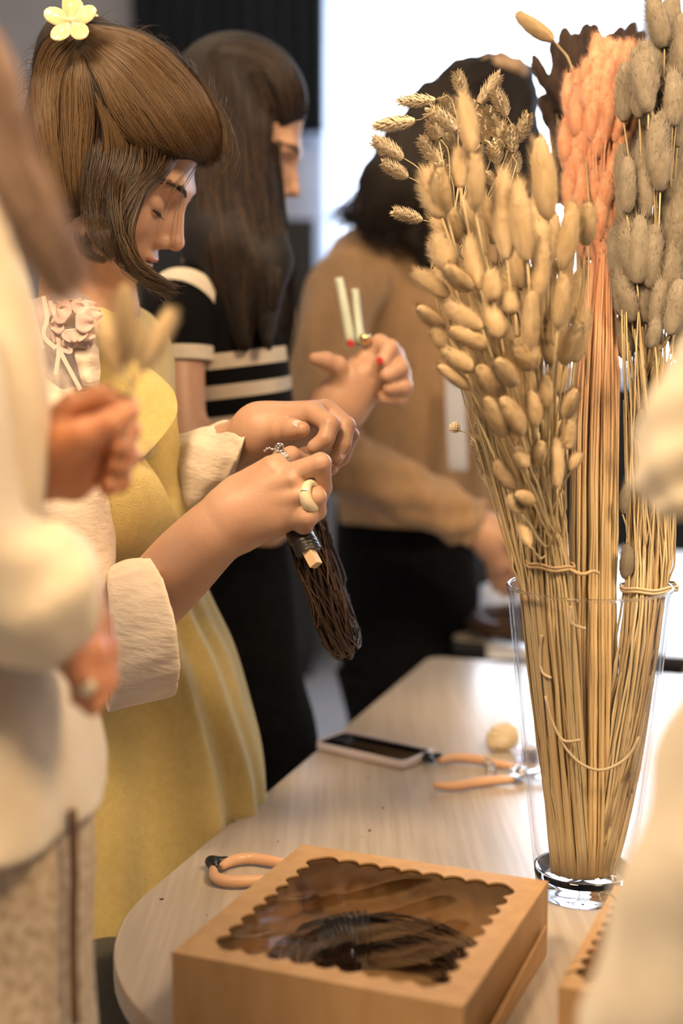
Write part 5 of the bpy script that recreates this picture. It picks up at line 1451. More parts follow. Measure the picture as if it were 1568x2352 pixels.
V, Fs = tubes(PP(crv(np.array([(606, 1036, 1.505), (616, 1029, 1.502), (628, 1032, 1.503), (640, 1028, 1.503), (646, 1018, 1.505)], float), 30)), np.full(30, 0.0011) * (1 + 0.5 * np.sin(np.arange(30) * 1.6)), 8, True); mk('chain', V, Fs, M_silver, ring2)
V, Fs = torus_at(P(642, 1028, 1.503), VIEW, 0.0042, 0.0011); mk('link', V, Fs, M_silver, ring2)

# the wreath she holds: ring seen almost edge on, black tape and a stick end
wdir = unit(P(800, 1480, 1.648) - P(708, 1180, 1.618)); wn = unit(np.cross(wdir, unit(P(760, 1300, 1.5) - CAMP)) + 0.035 * VIEW)
ub = np.cross(wn, wdir)
Mw = np.column_stack([wdir, ub, wn])
tip = P(785, 1465, 1.648); WR = 0.085
wce = tip - wdir * WR
wr = make_wreath('twig_wreath', wce, Mw, WR, 0.0225, 330, 'dark twig wreath hanging from the hand of the woman in yellow', 15)
hp0, hp1 = P(668, 1190, 1.533), P(712, 1270, 1.470)
V, Fs = tubes(crv(np.array([P(640, 1130, 1.545), hp0, P(702, 1252, 1.508), P(709, 1268, 1.504)]), 90), 0.0140 + 0.00022 * np.sign(np.sin(np.arange(90) * 0.9)) + 0.0006 * (np.arange(90) > 74) - 0.0005 * (np.arange(90) > 84), 20, True)
mk('tape_wrap', V, Fs, M_tape, wr, label='black tape wound round the frame')
dv = unit(P(722, 1292, 1.500) - P(704, 1258, 1.508)); s1_ = unit(np.cross(dv, VIEW)); s2_ = np.cross(dv, s1_)
Mst = np.eye(4); Mst[:3, 0] = s1_ * 0.9 + s2_ * 0.43; Mst[:3, 1] = s2_ * 0.9 - s1_ * 0.43; Mst[:3, 2] = dv; Mst[:3, 3] = P(711, 1270, 1.498)
MB().box((-0.0055, -0.0055, -0.02), (0.0055, 0.0055, 0.0165), Mst).build('stick_end', M_cutwood, wr, False, 0.0006)
for x, y, r in ((760, 1392, .0032), (757, 1400, .0024), (812, 1478, .0022), (715, 1306, .0018)):
    c = trace_d = None
    d_ = 1.605 if y > 1350 else 1.57
    V, Fs = Sdf().cone(P(x, y, d_ + 0.012), P(x, y, d_), r, r * 0.95).mesh(0.0008); mk('cut_twig_end', V, Fs, M_cutwood, wr)

# ------------------------------------------------------------------ woman in the striped top
M_hair2 = hair_mat('dark brown hair', [(0.004, 0.002, 0.0015), (0.012, 0.006, 0.003), (0.034, 0.017, 0.007), (0.085, 0.046, 0.019)], 0.4, 0.5)
M_base2 = mat('dark brown hair base', (0.005, 0.003, 0.002), (0.010, 0.005, 0.003), scale=40, rough=0.7)
M_black = mat('black trouser cloth', (0.003, 0.003, 0.004), (0.006, 0.006, 0.007), scale=50, rough=0.95, spec=0.15)

def striped(name, period, offset, frac, dark, light, bands):
    m = mat(name, dark, rough=0.95, spec=0.2)
    N, L = m.node_tree.nodes, m.node_tree.links
    g = N.new('ShaderNodeNewGeometry'); s = N.new('ShaderNodeSeparateXYZ'); L.new(g.outputs['Position'], s.inputs[0])
    a = N.new('ShaderNodeMath'); a.operation = 'MULTIPLY_ADD'; a.inputs[1].default_value = -0.11; L.new(s.outputs[0], a.inputs[0]); L.new(s.outputs[2], a.inputs[2])
    acc = None
    for z0, z1 in bands:
        p = N.new('ShaderNodeMath'); p.operation = 'COMPARE'; p.inputs[1].default_value = (z0 + z1) / 2; p.inputs[2].default_value = abs(z1 - z0) / 2; L.new(a.outputs[0], p.inputs[0])
        if acc is None: acc = p.outputs[0]
        else:
            x = N.new('ShaderNodeMath'); x.operation = 'MAXIMUM'; L.new(acc, x.inputs[0]); L.new(p.outputs[0], x.inputs[1]); acc = x.outputs[0]
    mx = N.new('ShaderNodeMix'); mx.data_type = 'RGBA'; mx.inputs[6].default_value = (*dark, 1); mx.inputs[7].default_value = (*light, 1)
    L.new(acc, mx.inputs[0]); L.new(mx.outputs[2], N['Principled BSDF'].inputs['Base Color'])
    return m
SD = 2.14
w2 = thing('person', (P(560, 1500, 2.3)[0], P(560, 1500, 2.3)[1], 0.0), 'woman with long dark hair in a black top with cream stripes', 'person')
fr2 = Frame(P(560, 234, SD), 6, 20)
s2h = head_sdf(Sdf(), fr2)
s2h.cone(fr2(-0.03, 0, -0.08), P(505, 640, 2.14), 0.048, 0.056, 0.03)
s2a = Sdf().cone(P(480, 700, 2.10), P(400, 780, 1.99), 0.035, 0.040, 0.04).cone(P(400, 770, 1.99), P(415, 1010, 1.95), 0.0425, 0.036, 0.03)
s2a.cone(P(415, 1010, 1.95), P(600, 1060, 1.95), 0.034, 0.032, 0.02).cone(P(600, 1060, 1.95), P(745, 985, 1.95), 0.032, 0.027, 0.02)
s2a.cone(P(510, 700, 2.13), P(560, 1150, 2.2), 0.06, 0.09, 0.05)
s2n = Sdf().cone(P(740, 985, 1.95), P(780, 930, 1.94), 0.029, 0.033, 0.02).cone(P(780, 930, 1.94), P(838, 868, 1.93), 0.038, 0.034, 0.02)
k2 = 0.006
s2n.chain([(835, 830, 1.925, .015), (872, 790, 1.92, .0125), (895, 800, 1.90, .0115), (878, 832, 1.89, .010)], k2)
s2n.chain([(850, 850, 1.92, .015), (905, 815, 1.92, .0125), (918, 845, 1.90, .0115), (888, 862, 1.89, .010)], k2)
s2n.chain([(860, 875, 1.925, .015), (922, 858, 1.925, .0120), (928, 888, 1.91, .0110), (895, 892, 1.90, .010)], k2)
s2n.chain([(850, 905, 1.93, .014), (915, 895, 1.935, .0110), (918, 915, 1.92, .0100), (885, 915, 1.91, .009)], k2)
s2n.chain([(790, 880, 1.92, .018), (775, 840, 1.90, .0125), (748, 828, 1.89, .0110), (722, 824, 1.885, .0085)], k2)
body_mesh('body', [(s2h, 0.0024), (s2a, 0.006), (s2n, 0.0022)], M_skin, w2)
eye_bits(fr2, w2, -1, s2h)
for c, n_ in (((872, 828, 1.876), 'n'), ((805, 788, 1.895), 'n')):
    nail(P(*c), np.array([0.3, 0, -1.0]), VIEW, 0.0045, 0.006, M_rednail, w2)
zb = lambda py, d=2.05: P(600, py, d)[2] - 0.11 * P(600, py, d)[0]
M_stripe = striped('striped knit', 0, 0, 0, (0.004, 0.004, 0.005), (0.74, 0.66, 0.54), [(zb(800), zb(835)), (zb(872), zb(904)), (zb(945), zb(972)), (zb(1030), zb(1060)), (zb(1120), zb(1150))])
def ring2(py, l, r, d, b, pw=2.2): return (P((l + r) / 2, py, d), np.array([(r - l) / 2 / F * d, 0, 0]), np.array([0, b, 0]), pw)
V, Fs = loft([ring2(600, 455, 545, 2.12, .055), ring2(640, 420, 600, 2.12, .10), ring2(700, 385, 640, 2.12, .14), ring2(800, 390, 664, 2.13, .15), ring2(900, 400, 672, 2.14, .14), ring2(1000, 410, 670, 2.16, .125), ring2(1120, 420, 650, 2.2, .12), ring2(1240, 415, 628, 2.25, .12)], 60, 64, lambda t, th: 0.003 * np.sin(5 * th + 9 * t))
mk('striped_top', V, Fs, M_stripe, w2)
# short sleeve with cream bands
M_slv = mat('black knit', (0.004, 0.004, 0.005), rough=0.95, spec=0.2); M_band = mat('cream knit band', (0.74, 0.66, 0.54), (0.80, 0.72, 0.60), scale=60, rough=0.95)
V, Fs = tube_px([(470, 668, 2.08, .052, .06), (420, 715, 2.02, .060, .06), (404, 770, 1.99, .058, .056), (404, 815, 1.985, .053, .052)], 30, 40, None, False); mk('sleeve', V, Fs, M_slv, w2)
V, Fs = tube_px([(403, 800, 1.985, .0555, .0545), (404, 832, 1.985, .0545, .0535)], 8, 40, None, False); mk('sleeve_band', V, Fs, M_band, w2)
V, Fs = tube_px([(435, 700, 2.035, .0615, .062), (416, 728, 2.01, .0625, .062)], 8, 40, None, False); mk('sleeve_band', V, Fs, M_band, w2)
sheet('collar', [[(445, 630, 2.07), (480, 650, 2.04), (520, 660, 2.04)], [(400, 665, 2.04), (440, 690, 2.01), (500, 705, 2.01)], [(385, 690, 2.03), (430, 715, 2.0), (480, 735, 2.0)]], 0.004, M_band, w2)
# trousers
for k, (x0, x1, d) in enumerate(((560, 648, 2.22), (560, 668, 2.42))):
    top = P(545 + 14 * k, 1235, d); kn = P(640 + 10 * k, 1600, d + 0.02)
    V, Fs = loft([(top, np.array([.075, 0, 0]), np.array([0, .08, 0])), (P(568, 1380, d), np.array([.072, 0, 0]), np.array([0, .085, 0])), (P(602, 1560, d), np.array([.069, 0, 0]), np.array([0, .075, 0])), (P(636, 1740, d), np.array([.066, 0, 0]), np.array([0, .07, 0])),
                  (np.array([P(642, 1800, d)[0], P(642, 1800, d)[1], 0.35]), np.array([.072, 0, 0]), np.array([0, .072, 0])), (np.array([P(642, 1800, d)[0], P(642, 1800, d)[1], 0.03]), np.array([.08, 0, 0]), np.array([0, .08, 0]))], 40, 36, lambda t, th: 0.003 * np.sin(3 * th + 12 * t))
    mk('trouser_leg', V, Fs, M_black, w2)
    c0 = P(642, 1800, d)
    V, Fs = Sdf().ell((c0[0] + 0.06, c0[1], 0.03), (0.11, 0.042, 0.03)).mesh(0.006); V[:, 2] = np.maximum(V[:, 2], 0.001); mk('shoe', V, Fs, M_black, w2)
V, Fs = loft([ring2(1180, 425, 640, 2.30, .11), ring2(1260, 420, 630, 2.31, .12), ring2(1340, 430, 635, 2.32, .11)], 20, 40); mk('trouser_waist', V, Fs, M_black, w2)
# hair
h2 = Sdf()
h2.ell(fr2(-0.010, 0, 0.002), (0.108, 0.083, 0.098), fr2.M, 0.02).ell(fr2(-0.03, 0, -0.05), (0.085, 0.086, 0.085), fr2.M, 0.03)
h2.ell(fr2(0.108, 0, -0.085), (0.058, 0.070, 0.085), fr2.M, 0.012, True)
h2.cone(P(500, 330, 2.09), P(520, 560, 2.04), 0.060, 0.062, 0.03).cone(P(520, 560, 2.04), P(560, 790, 1.985), 0.060, 0.012, 0.03)
h2.cone(P(592, 380, 2.065), P(614, 600, 2.01), 0.022, 0.034, 0.02).cone(P(614, 600, 2.01), P(612, 780, 1.975), 0.034, 0.008, 0.02)
h2.cone(P(520, 340, 2.16), P(530, 700, 2.19), 0.06, 0.05, 0.03)
V, Fs = h2.mesh(0.0045); mk('hair', V, Fs, M_base2, w2)
K2 = 18; g2 = np.random.default_rng(9); ap = []
for A, B, n, j in (
 ([(540, 92, 0), (630, 112, 0), (684, 185, 0), (702, 262, 0)], [(520, 112, 0), (600, 160, 0), (640, 230, 0), (648, 300, 0)], 700, 4),
 ([(500, 95, 0), (590, 96, 0), (650, 130, 0), (690, 200, 0)], [(470, 130, 0), (560, 125, 0), (620, 165, 0), (650, 240, 0)], 300, 4),
 ([(545, 110, 0), (600, 170, 0), (636, 260, 0), (632, 340, 0), (640, 480, 0), (662, 620, 0), (655, 760, 0), (640, 840, 0)], [(530, 112, 0), (560, 180, 0), (575, 280, 0), (585, 380, 0), (600, 500, 0), (615, 640, 0), (605, 760, 0), (605, 860, 0)], 1300, 9),
 ([(530, 112, 0), (555, 190, 0), (565, 290, 0), (575, 400, 0), (590, 520, 0), (600, 640, 0), (590, 820, 0)], [(480, 125, 0), (470, 220, 0), (465, 330, 0), (470, 450, 0), (490, 560, 0), (500, 680, 0), (530, 800, 0)], 1500, 9)):
    q = lock_family(A, B, n, K2, j, g2, start=0.15)
    dd = trace(h2, q[..., 0].ravel(), q[..., 1].ravel(), 1.80, 2.35, 2.08).reshape(n, K2)
    for _ in range(3): dd[:, 1:-1] = (dd[:, :-2] + dd[:, 1:-1] * 2 + dd[:, 2:]) / 4
    ap.append(PP(np.dstack([q[..., 0], q[..., 1], dd - 0.004 * g2.uniform(0, 1, (n, 1))])))
ap = np.concatenate(ap)
V, Fs = tubes(ap, np.linspace(1, 0.5, K2)[None] * g2.uniform(0.0006, 0.0011, (len(ap), 1)), 3); o = mk('hair_strands', V, Fs, M_hair2, w2); o['kind'] = 'stuff'; tones(o, K2)
# what she holds: pale green rods and a small metal bell
M_gg = mat('pale green rod', (0.50, 0.56, 0.44), (0.58, 0.62, 0.52), scale=30, rough=0.35)
rods = thing('green_rods', P(815, 800, 1.92), 'two pale green rods upright in the hand of the striped woman', 'rods')
for pl, r in (([(778, 640, 1.93), (790, 700, 1.925), (806, 790, 1.92)], .0075), ([(815, 665, 1.94), (820, 720, 1.935), (828, 790, 1.925)], .0065)):
    V, Fs = tubes(PP(crv(np.array(pl, float), 12)), np.linspace(r * 0.8, r, 12), 12, True); mk('rod', V, Fs, M_gg, rods)
V, Fs = Sdf().ell(P(838, 778, 1.905), (0.0085,) * 3).mesh(0.0012)
tag(mk('metal_bead', V, Fs, M_gold), 'round shiny metal bead in the hand of the striped woman', 'bead')

# ------------------------------------------------------------------ woman in the tan cardigan
M_tan = mat('tan knitted wool', (0.33, 0.205, 0.105), (0.40, 0.255, 0.14), scale=35, stretch=(3, 3, 0.6), rough=0.95, bump=0.4, bscale=90, sheen=0.3)
M_hair3 = hair_mat('black curly hair', [(0.003, 0.002, 0.0015), (0.008, 0.005, 0.003), (0.02, 0.011, 0.006), (0.05, 0.028, 0.014)], 0.45, 0.5)
M_base3 = mat('black hair base', (0.005, 0.003, 0.002), (0.012, 0.007, 0.004), scale=60, rough=0.8, bump=0.6, bscale=80)
w3 = thing('person', (P(920, 1500, 2.9)[0], P(920, 1500, 2.9)[1], 0.0), 'woman with dark curly hair in a tan cardigan leaning towards the table', 'person')
fr3 = Frame(P(1095, 285, 2.66), -35, 35)
s3 = head_sdf(Sdf(), fr3, False)
s3.cone(fr3(-0.03, 0, -0.08), P(930, 560, 2.76), 0.05, 0.06, 0.03)
s3.cone(P(920, 580, 2.80), P(900, 1100, 2.90), 0.07, 0.08, 0.05).cone(P(930, 560, 2.76), P(800, 700, 2.64), 0.05, 0.040, 0.03).cone(P(800, 700, 2.64), P(770, 1000, 2.56), 0.038, 0.036, 0.03).cone(P(770, 1010, 2.56), P(1085, 1200, 2.60), 0.034, 0.030, 0.03)
s3n = Sdf().chain([(1085, 1200, 2.60, .032), (1125, 1230, 2.60, .036), (1150, 1275, 2.62, .034)], 0.02)
for a_ in ([(1160, 1270, 2.60, .013), (1190, 1310, 2.60, .011), (1196, 1345, 2.62, .009)], [(1150, 1280, 2.62, .013), (1172, 1330, 2.63, .011), (1175, 1362, 2.66, .009)], [(1135, 1280, 2.63, .013), (1150, 1335, 2.65, .011), (1158, 1362, 2.68, .009)], [(1125, 1265, 2.64, .013), (1132, 1320, 2.67, .011), (1140, 1350, 2.70, .009)], [(1120, 1220, 2.58, .014), (1165, 1240, 2.57, .011), (1195, 1280, 2.58, .009)]): s3n.chain(a_, 0.006)
body_mesh('body', [(s3, 0.006), (s3n, 0.003)], M_skin, w3)
def ring3(py, l, r, d, b, pw=2.2): return (P((l + r) / 2, py, d), np.array([(r - l) / 2 / F * d, 0, 0]), np.array([0, b, 0]), pw)
fold3 = lambda t, th: 0.007 * np.sin(6 * th + 5 * t) + 0.004 * np.sin(11 * th - 7 * t)
V, Fs = loft([ring3(505, 860, 1000, 2.76, .06), ring3(535, 795, 1120, 2.76, .11), ring3(600, 755, 1200, 2.77, .15), ring3(720, 725, 1240, 2.79, .16), ring3(860, 725, 1240, 2.82, .16), ring3(1000, 745, 1220, 2.86, .16), ring3(1120, 765, 1180, 2.9, .16), ring3(1190, 775, 1150, 2.92, .16)], 60, 80, fold3)
mk('cardigan', V, Fs, M_tan, w3)
V, Fs = tube_px([(850, 590, 2.68, .072, .07), (770, 720, 2.60, .070, .07), (742, 880, 2.55, .066, .066), (755, 1010, 2.54, .062, .062), (800, 1068, 2.55, .058, .058), (930, 1128, 2.57, .054, .052), (1040, 1182, 2.59, .048, .046), (1090, 1206, 2.60, .044, .042)], 60, 44, lambda t, th: 0.004 * np.sin(3 * th + 40 * t) + 0.003 * np.sin(5 * th - 30 * t), True)
mk('sleeve', V, Fs, M_tan, w3)
sheet('shirt_front', [[(1022, 860, 2.615), (1045, 860, 2.612), (1068, 862, 2.615)], [(1024, 960, 2.62), (1048, 960, 2.617), (1070, 962, 2.62)], [(1030, 1080, 2.64), (1052, 1080, 2.637), (1074, 1082, 2.64)]], 0.003, mat('pale blue shirt', (0.50, 0.53, 0.62), rough=0.8), w3, 8, 8)
V, Fs = loft([ring3(1150, 770, 1085, 2.95, .13), ring3(1300, 768, 1100, 2.97, .15), ring3(1440, 765, 1095, 2.98, .14), ring3(1560, 790, 1060, 2.98, .13)], 30, 40); mk('trouser_waist', V, Fs, M_black, w3)
for x, d in ((862, 2.95), (975, 3.05)):
    c0 = P(x, 1540, d); c1 = P(x + 28, 1700, d)
    V, Fs = loft([(c0, np.array([.085, 0, 0]), np.array([0, .085, 0])), (c1, np.array([.078, 0, 0]), np.array([0, .078, 0])), (np.array([c1[0], c1[1], 0.3]), np.array([.07, 0, 0]), np.array([0, .07, 0])), (np.array([c1[0], c1[1], 0.03]), np.array([.08, 0, 0]), np.array([0, .08, 0]))], 24, 32); mk('trouser_leg', V, Fs, M_black, w3)
    V, Fs = Sdf().ell((c1[0] + 0.06, c1[1], 0.03), (0.11, 0.042, 0.03)).mesh(0.006); V[:, 2] = np.maximum(V[:, 2], 0.001); mk('shoe', V, Fs, M_black, w3)
h3 = Sdf()
h3.ell(P(1105, 270, 2.66), (0.108, 0.11, 0.115), None, 0.02).ell(P(1160, 210, 2.66), (0.06, 0.07, 0.055), None, 0.03)
h3.ell(P(1150, 395, 2.70), (0.088, 0.09, 0.14), None, 0.03)
h3.cone(P(1040, 300, 2.62), P(930, 440, 2.60), 0.10, 0.085, 0.04).cone(P(930, 440, 2.60), P(870, 500, 2.58), 0.08, 0.045, 0.04).cone(P(1040, 360, 2.62), P(1000, 560, 2.60), 0.085, 0.05, 0.04)
V, Fs = h3.mesh(0.006)
V = V + 0.006 * (np.sin(V * 95).sum(1, keepdims=True) / 2 + np.sin(V * 210 + 1).sum(1, keepdims=True) / 4) * unit(V - P(1040, 350, 2.64))
mk('hair', V, Fs, M_base3, w3)
g3 = np.random.default_rng(19); ap = []
for A, B, n, j in (([(1150, 150, 0), (1050, 190, 0), (960, 300, 0), (890, 420, 0), (830, 500, 0)], [(1160, 170, 0), (1090, 260, 0), (1010, 370, 0), (950, 470, 0), (890, 545, 0)], 500, 12),
                   ([(1160, 160, 0), (1110, 260, 0), (1050, 370, 0), (1000, 480, 0), (960, 580, 0)], [(1185, 170, 0), (1210, 250, 0), (1180, 360, 0), (1120, 460, 0), (1060, 560, 0)], 500, 12),
                   ([(1130, 135, 0), (1010, 185, 0), (915, 310, 0), (850, 430, 0), (785, 500, 0)], [(1150, 150, 0), (1050, 200, 0), (960, 310, 0), (890, 430, 0), (830, 520, 0)], 420, 16)):
    q = lock_family(A, B, n, 22, j, g3, curl=7)
    dd = trace(h3, q[..., 0].ravel(), q[..., 1].ravel(), 2.3, 2.9, 2.60).reshape(n, 22)
    for _ in range(3): dd[:, 1:-1] = (dd[:, :-2] + dd[:, 1:-1] * 2 + dd[:, 2:]) / 4
    ap.append(PP(np.dstack([q[..., 0], q[..., 1], dd - 0.010 * g3.uniform(0, 1, (n, 1))])))
ap = np.concatenate(ap)
V, Fs = tubes(ap, np.linspace(1, 0.5, 22)[None] * g3.uniform(0.0008, 0.0014, (len(ap), 1)), 3); o = mk('hair_strands', V, Fs, M_hair3, w3); o['kind'] = 'stuff'; tones(o, 22)
M_claw = mat('tan plastic claw', (0.40, 0.27, 0.16), (0.46, 0.32, 0.20), scale=30, rough=0.35)
claw = thing('hair_clip', P(1160, 150, 2.6), 'tan plastic claw clip in the dark curly hair', 'hair clip')
V, Fs = Sdf().chain([(1118, 140, 2.60, .013), (1150, 150, 2.585, .018), (1180, 155, 2.585, .015), (1196, 150, 2.59, .012)], 0.01).chain([(1190, 140, 2.59, .010), (1200, 165, 2.59, .008), (1192, 190, 2.59, .006)], 0.006).mesh(0.002); mk('jaw', V, Fs, M_claw, claw)
V, Fs = Sdf().chain([(1118, 145, 2.66, .012), (1150, 135, 2.67, .015), (1185, 145, 2.665, .012)], 0.01).mesh(0.002); mk('jaw', V, Fs, M_claw, claw)
V, Fs = tubes(PP(np.array([[1150, 138, 2.60], [1152, 133, 2.62], [1152, 132, 2.645]])), np.full(3, .004), 8, True); mk('hinge', V, Fs, M_steel, claw)

# ------------------------------------------------------------------ person in cream at the left edge, near the camera
M_cream1 = mat('cream knit cardigan', (0.80, 0.66, 0.46), (0.84, 0.71, 0.52), scale=30, rough=0.95, bump=0.4, bscale=120, sheen=0.4)
M_tweed = mat('beige tweed', (0.42, 0.31, 0.20), (0.66, 0.53, 0.38), scale=130, rough=0.95, bump=0.6, bscale=130, lo=0.4, hi=0.6)
M_hairL = hair_mat('light brown hair', [(0.20, 0.11, 0.065), (0.30, 0.18, 0.11), (0.40, 0.26, 0.18), (0.46, 0.32, 0.24)], 0.45, 0.5)
M_baseL = mat('light brown hair base', (0.15, 0.08, 0.04), (0.20, 0.11, 0.06), scale=50, rough=0.7)
w4 = thing('person', (P(-60, 1500, 1.02)[0], P(-60, 1500, 1.02)[1], 0.0), 'person in a cream cardigan and tweed skirt cut off by the left edge', 'person')
fr4 = Frame(P(-400, 40, 1.02), 20, 18)
s4 = head_sdf(Sdf(), fr4)
s4.cone(fr4(-0.03, 0, -0.08), P(-330, 620, 1.05), 0.05, 0.058, 0.03).cone(P(-330, 620, 1.05), P(-200, 1700, 1.08), 0.08, 0.085, 0.05)
s4.cone(P(-300, 700, 1.06), P(-40, 780, 1.06), 0.05, 0.026, 0.04).cone(P(-40, 780, 1.06), P(-10, 1120, 1.05), 0.025, 0.024, 0.03).cone(P(-10, 1120, 1.05), P(95, 1070, 1.04), 0.024, 0.023, 0.02)
s4.cone(P(-300, 760, 1.06), P(-180, 860, 0.92), 0.04, 0.034, 0.04).cone(P(-180, 860, 0.92), P(-90, 1240, 0.92), 0.034, 0.032, 0.03).cone(P(-90, 1240, 0.92), P(150, 1370, 0.97), 0.034, 0.028, 0.03)
s4n = Sdf().chain([(90, 1075, 1.04, .026), (150, 1040, 1.035, .026)], 0.02)
s4n.chain([(120, 990, 1.03, .016), (170, 935, 1.03, .0105), (235, 915, 1.025, .0095), (292, 930, 1.02, .0080)], 0.005)      # index
s4n.chain([(130, 1030, 1.02, .018), (195, 1000, 1.00, .0120), (250, 975, 1.00, .0100), (296, 945, 1.01, .0080)], 0.005)     # thumb
s4n.chain([(170, 1010, 1.04, .014), (250, 965, 1.05, .0095), (295, 990, 1.045, .0085), (280, 1030, 1.035, .0075)], 0.005)
s4n.chain([(170, 1045, 1.045, .014), (255, 1020, 1.055, .0095), (296, 1050, 1.05, .0085), (272, 1072, 1.04, .0075)], 0.005)
s4n.chain([(160, 1080, 1.045, .013), (235, 1085, 1.055, .0090), (275, 1105, 1.05, .0080), (250, 1120, 1.04, .007)], 0.005)
s4n.cone(P(130, 1040, 1.04), P(170, 1110, 1.045), 0.020, 0.014, 0.01)
s4m = Sdf().chain([(150, 1370, 0.975, .026), (185, 1430, 0.985, .022)], 0.02)
s4m.chain([(205, 1430, 0.99, .012), (238, 1490, 0.99, .0098), (240, 1565, 0.985, .0088), (212, 1620, 0.975, .0080)], 0.005)
s4m.chain([(190, 1440, 0.98, .013), (215, 1500, 0.965, .0100), (210, 1570, 0.96, .0088), (185, 1600, 0.96, .0078)], 0.004)
s4m.chain([(180, 1440, 1.00, .013), (180, 1520, 1.01, .0100), (190, 1580, 1.00, .0088), (200, 1610, 0.99, .0078)], 0.004)
s4m.chain([(170, 1430, 0.96, .013), (170, 1490, 0.945, .0105), (180, 1550, 0.945, .0085)], 0.004)
s4m.chain([(165, 1440, 1.01, .012), (160, 1500, 1.02, .009), (170, 1550, 1.015, .0075)], 0.004)
M_skin4 = mat('flushed skin', (0.60, 0.25, 0.12), (0.66, 0.30, 0.155), **SKIN)
body_mesh('body', [(s4, 0.006), (s4n, 0.0022), (s4m, 0.0022)], M_skin4, w4)
for c, t in (((297, 938, 1.012), (1, 0, 0.2)), ((301, 1002, 1.037), (0.4, 0, -1)), ((298, 1062, 1.042), (0.2, 0, -1))): nail(P(*c), np.array(t, float), VIEW + np.array([0.5, 0, 0.3]), 0.0045, 0.006, M_nail, w4)
def ring4(py, l, r, d, b, pw=2.2): return (P((l + r) / 2, py, d), np.array([(r - l) / 2 / F * d, 0, 0]), np.array([0, b, 0]), pw)
f4 = lambda t, th: 0.006 * np.sin(4 * th + 6 * t) + 0.003 * np.sin(9 * th - 4 * t)
V, Fs = loft([ring4(560, -260, -120, 1.02, .06), ring4(620, -330, -40, 1.03, .11), ring4(760, -420, 40, 1.05, .15), ring4(950, -430, 62, 1.06, .15), ring4(1200, -430, 70, 1.07, .14), ring4(1400, -440, 110, 1.08, .14), ring4(1600, -450, 185, 1.08, .145), ring4(1760, -460, 222, 1.09, .15), ring4(1850, -460, 226, 1.09, .15)], 60, 64, f4)
mk('cardigan', V, Fs, M_cream1, w4)
V, Fs = tube_px([(-120, 380, 1.03, .03, .03), (-75, 560, 1.02, .034, .036), (-32, 740, 1.01, .037, .040), (-8, 930, 1.005, .038, .042), (-14, 1090, 1.01, .038, .042), (-30, 1200, 1.02, .036, .040), (-60, 1290, 1.03, .03, .034)], 60, 36, None, True); mk('sleeve', V, Fs, M_cream1, w4)
V, Fs = tube_px([(-290, 640, 1.01, .055, .055), (-225, 780, 0.94, .060, .060), (-190, 960, 0.90, .058, .058), (-110, 1230, 0.91, .050, .056), (-10, 1335, 0.93, .050, .054), (90, 1360, 0.945, .050, .050), (165, 1362, 0.955, .044, .044), (212, 1362, 0.96, .030, .032)], 60, 44, lambda t, th: 0.002 * np.sin(3 * th + 14 * t) + 0.0015 * np.sin(5 * th - 12 * t), True); mk('sleeve', V, Fs, M_cream1, w4)
kn = lambda t, th: 0.0025 * np.sin(9 * th + 3 * t)
c4 = P(-110, 1830, 1.10)
V, Fs = loft([(c4, np.array([.106, 0, 0]), np.array([0, .115, 0]), 2.3), (P(-110, 2000, 1.10), np.array([.108, 0, 0]), np.array([0, .12, 0]), 2.3), (P(-110, 2350, 1.11), np.array([.112, 0, 0]), np.array([0, .125, 0]), 2.3), (np.array([c4[0], c4[1], 0.45]), np.array([.14, 0, 0]), np.array([0, .15, 0]), 2.2), (np.array([c4[0], c4[1], 0.12]), np.array([.16, 0, 0]), np.array([0, .17, 0]), 2.1)], 60, 72, kn); mk('skirt', V, Fs, M_tweed, w4)
V, Fs = tubes(PP(crv(np.array([(166, 1860, 1.03), (170, 2000, 1.035), (168, 2150, 1.04), (172, 2352, 1.045)], float), 20)), np.full(20, .0035), 8, True); mk('seam_trim', V, Fs, mat('brown trim', (0.14, 0.07, 0.03), rough=0.8), w4)
for dx in (-0.06, 0.06):
    V, Fs = Sdf().ell((c4[0] + dx + 0.03, c4[1], 0.03), (0.10, 0.04, 0.03)).cone((c4[0] + dx, c4[1], 0.05), (c4[0] + dx, c4[1], 0.2), 0.04, 0.045).mesh(0.006); V[:, 2] = np.maximum(V[:, 2], 0.001); mk('boot', V, Fs, M_black, w4)
h4 = Sdf().ell(fr4(-0.008, 0, 0.008), (0.108, 0.086, 0.102), fr4.M, 0.02).ell(fr4(-0.03, 0, -0.05), (0.085, 0.088, 0.085), fr4.M, 0.03).ell(fr4(0.098, 0, -0.085), (0.062, 0.070, 0.085), fr4.M, 0.012, True)
h4.cone(P(-460, 150, 1.06), P(-460, 640, 1.08), 0.06, 0.05, 0.03)
V, Fs = h4.mesh(0.005); mk('hair', V, Fs, M_baseL, w4)
g4 = np.random.default_rng(29)
q = lock_family([(-330, -190, 0.95), (-20, 70, 0.80), (75, 350, 0.79), (140, 510, 0.79), (185, 640, 0.80)], [(-420, -150, 0.95), (-190, 120, 0.86), (-40, 380, 0.81), (50, 560, 0.80), (140, 690, 0.80)], 420, 20, 14, g4)
q[..., 2] += g4.normal(size=(420, 1)) * 0.012
V, Fs = tubes(PP(q), np.linspace(1, 0.5, 20)[None] * g4.uniform(0.0004, 0.0007, (420, 1)), 3); o = mk('hair_strands', V, Fs, M_hairL, w4); o['kind'] = 'stuff'; tones(o, 20)
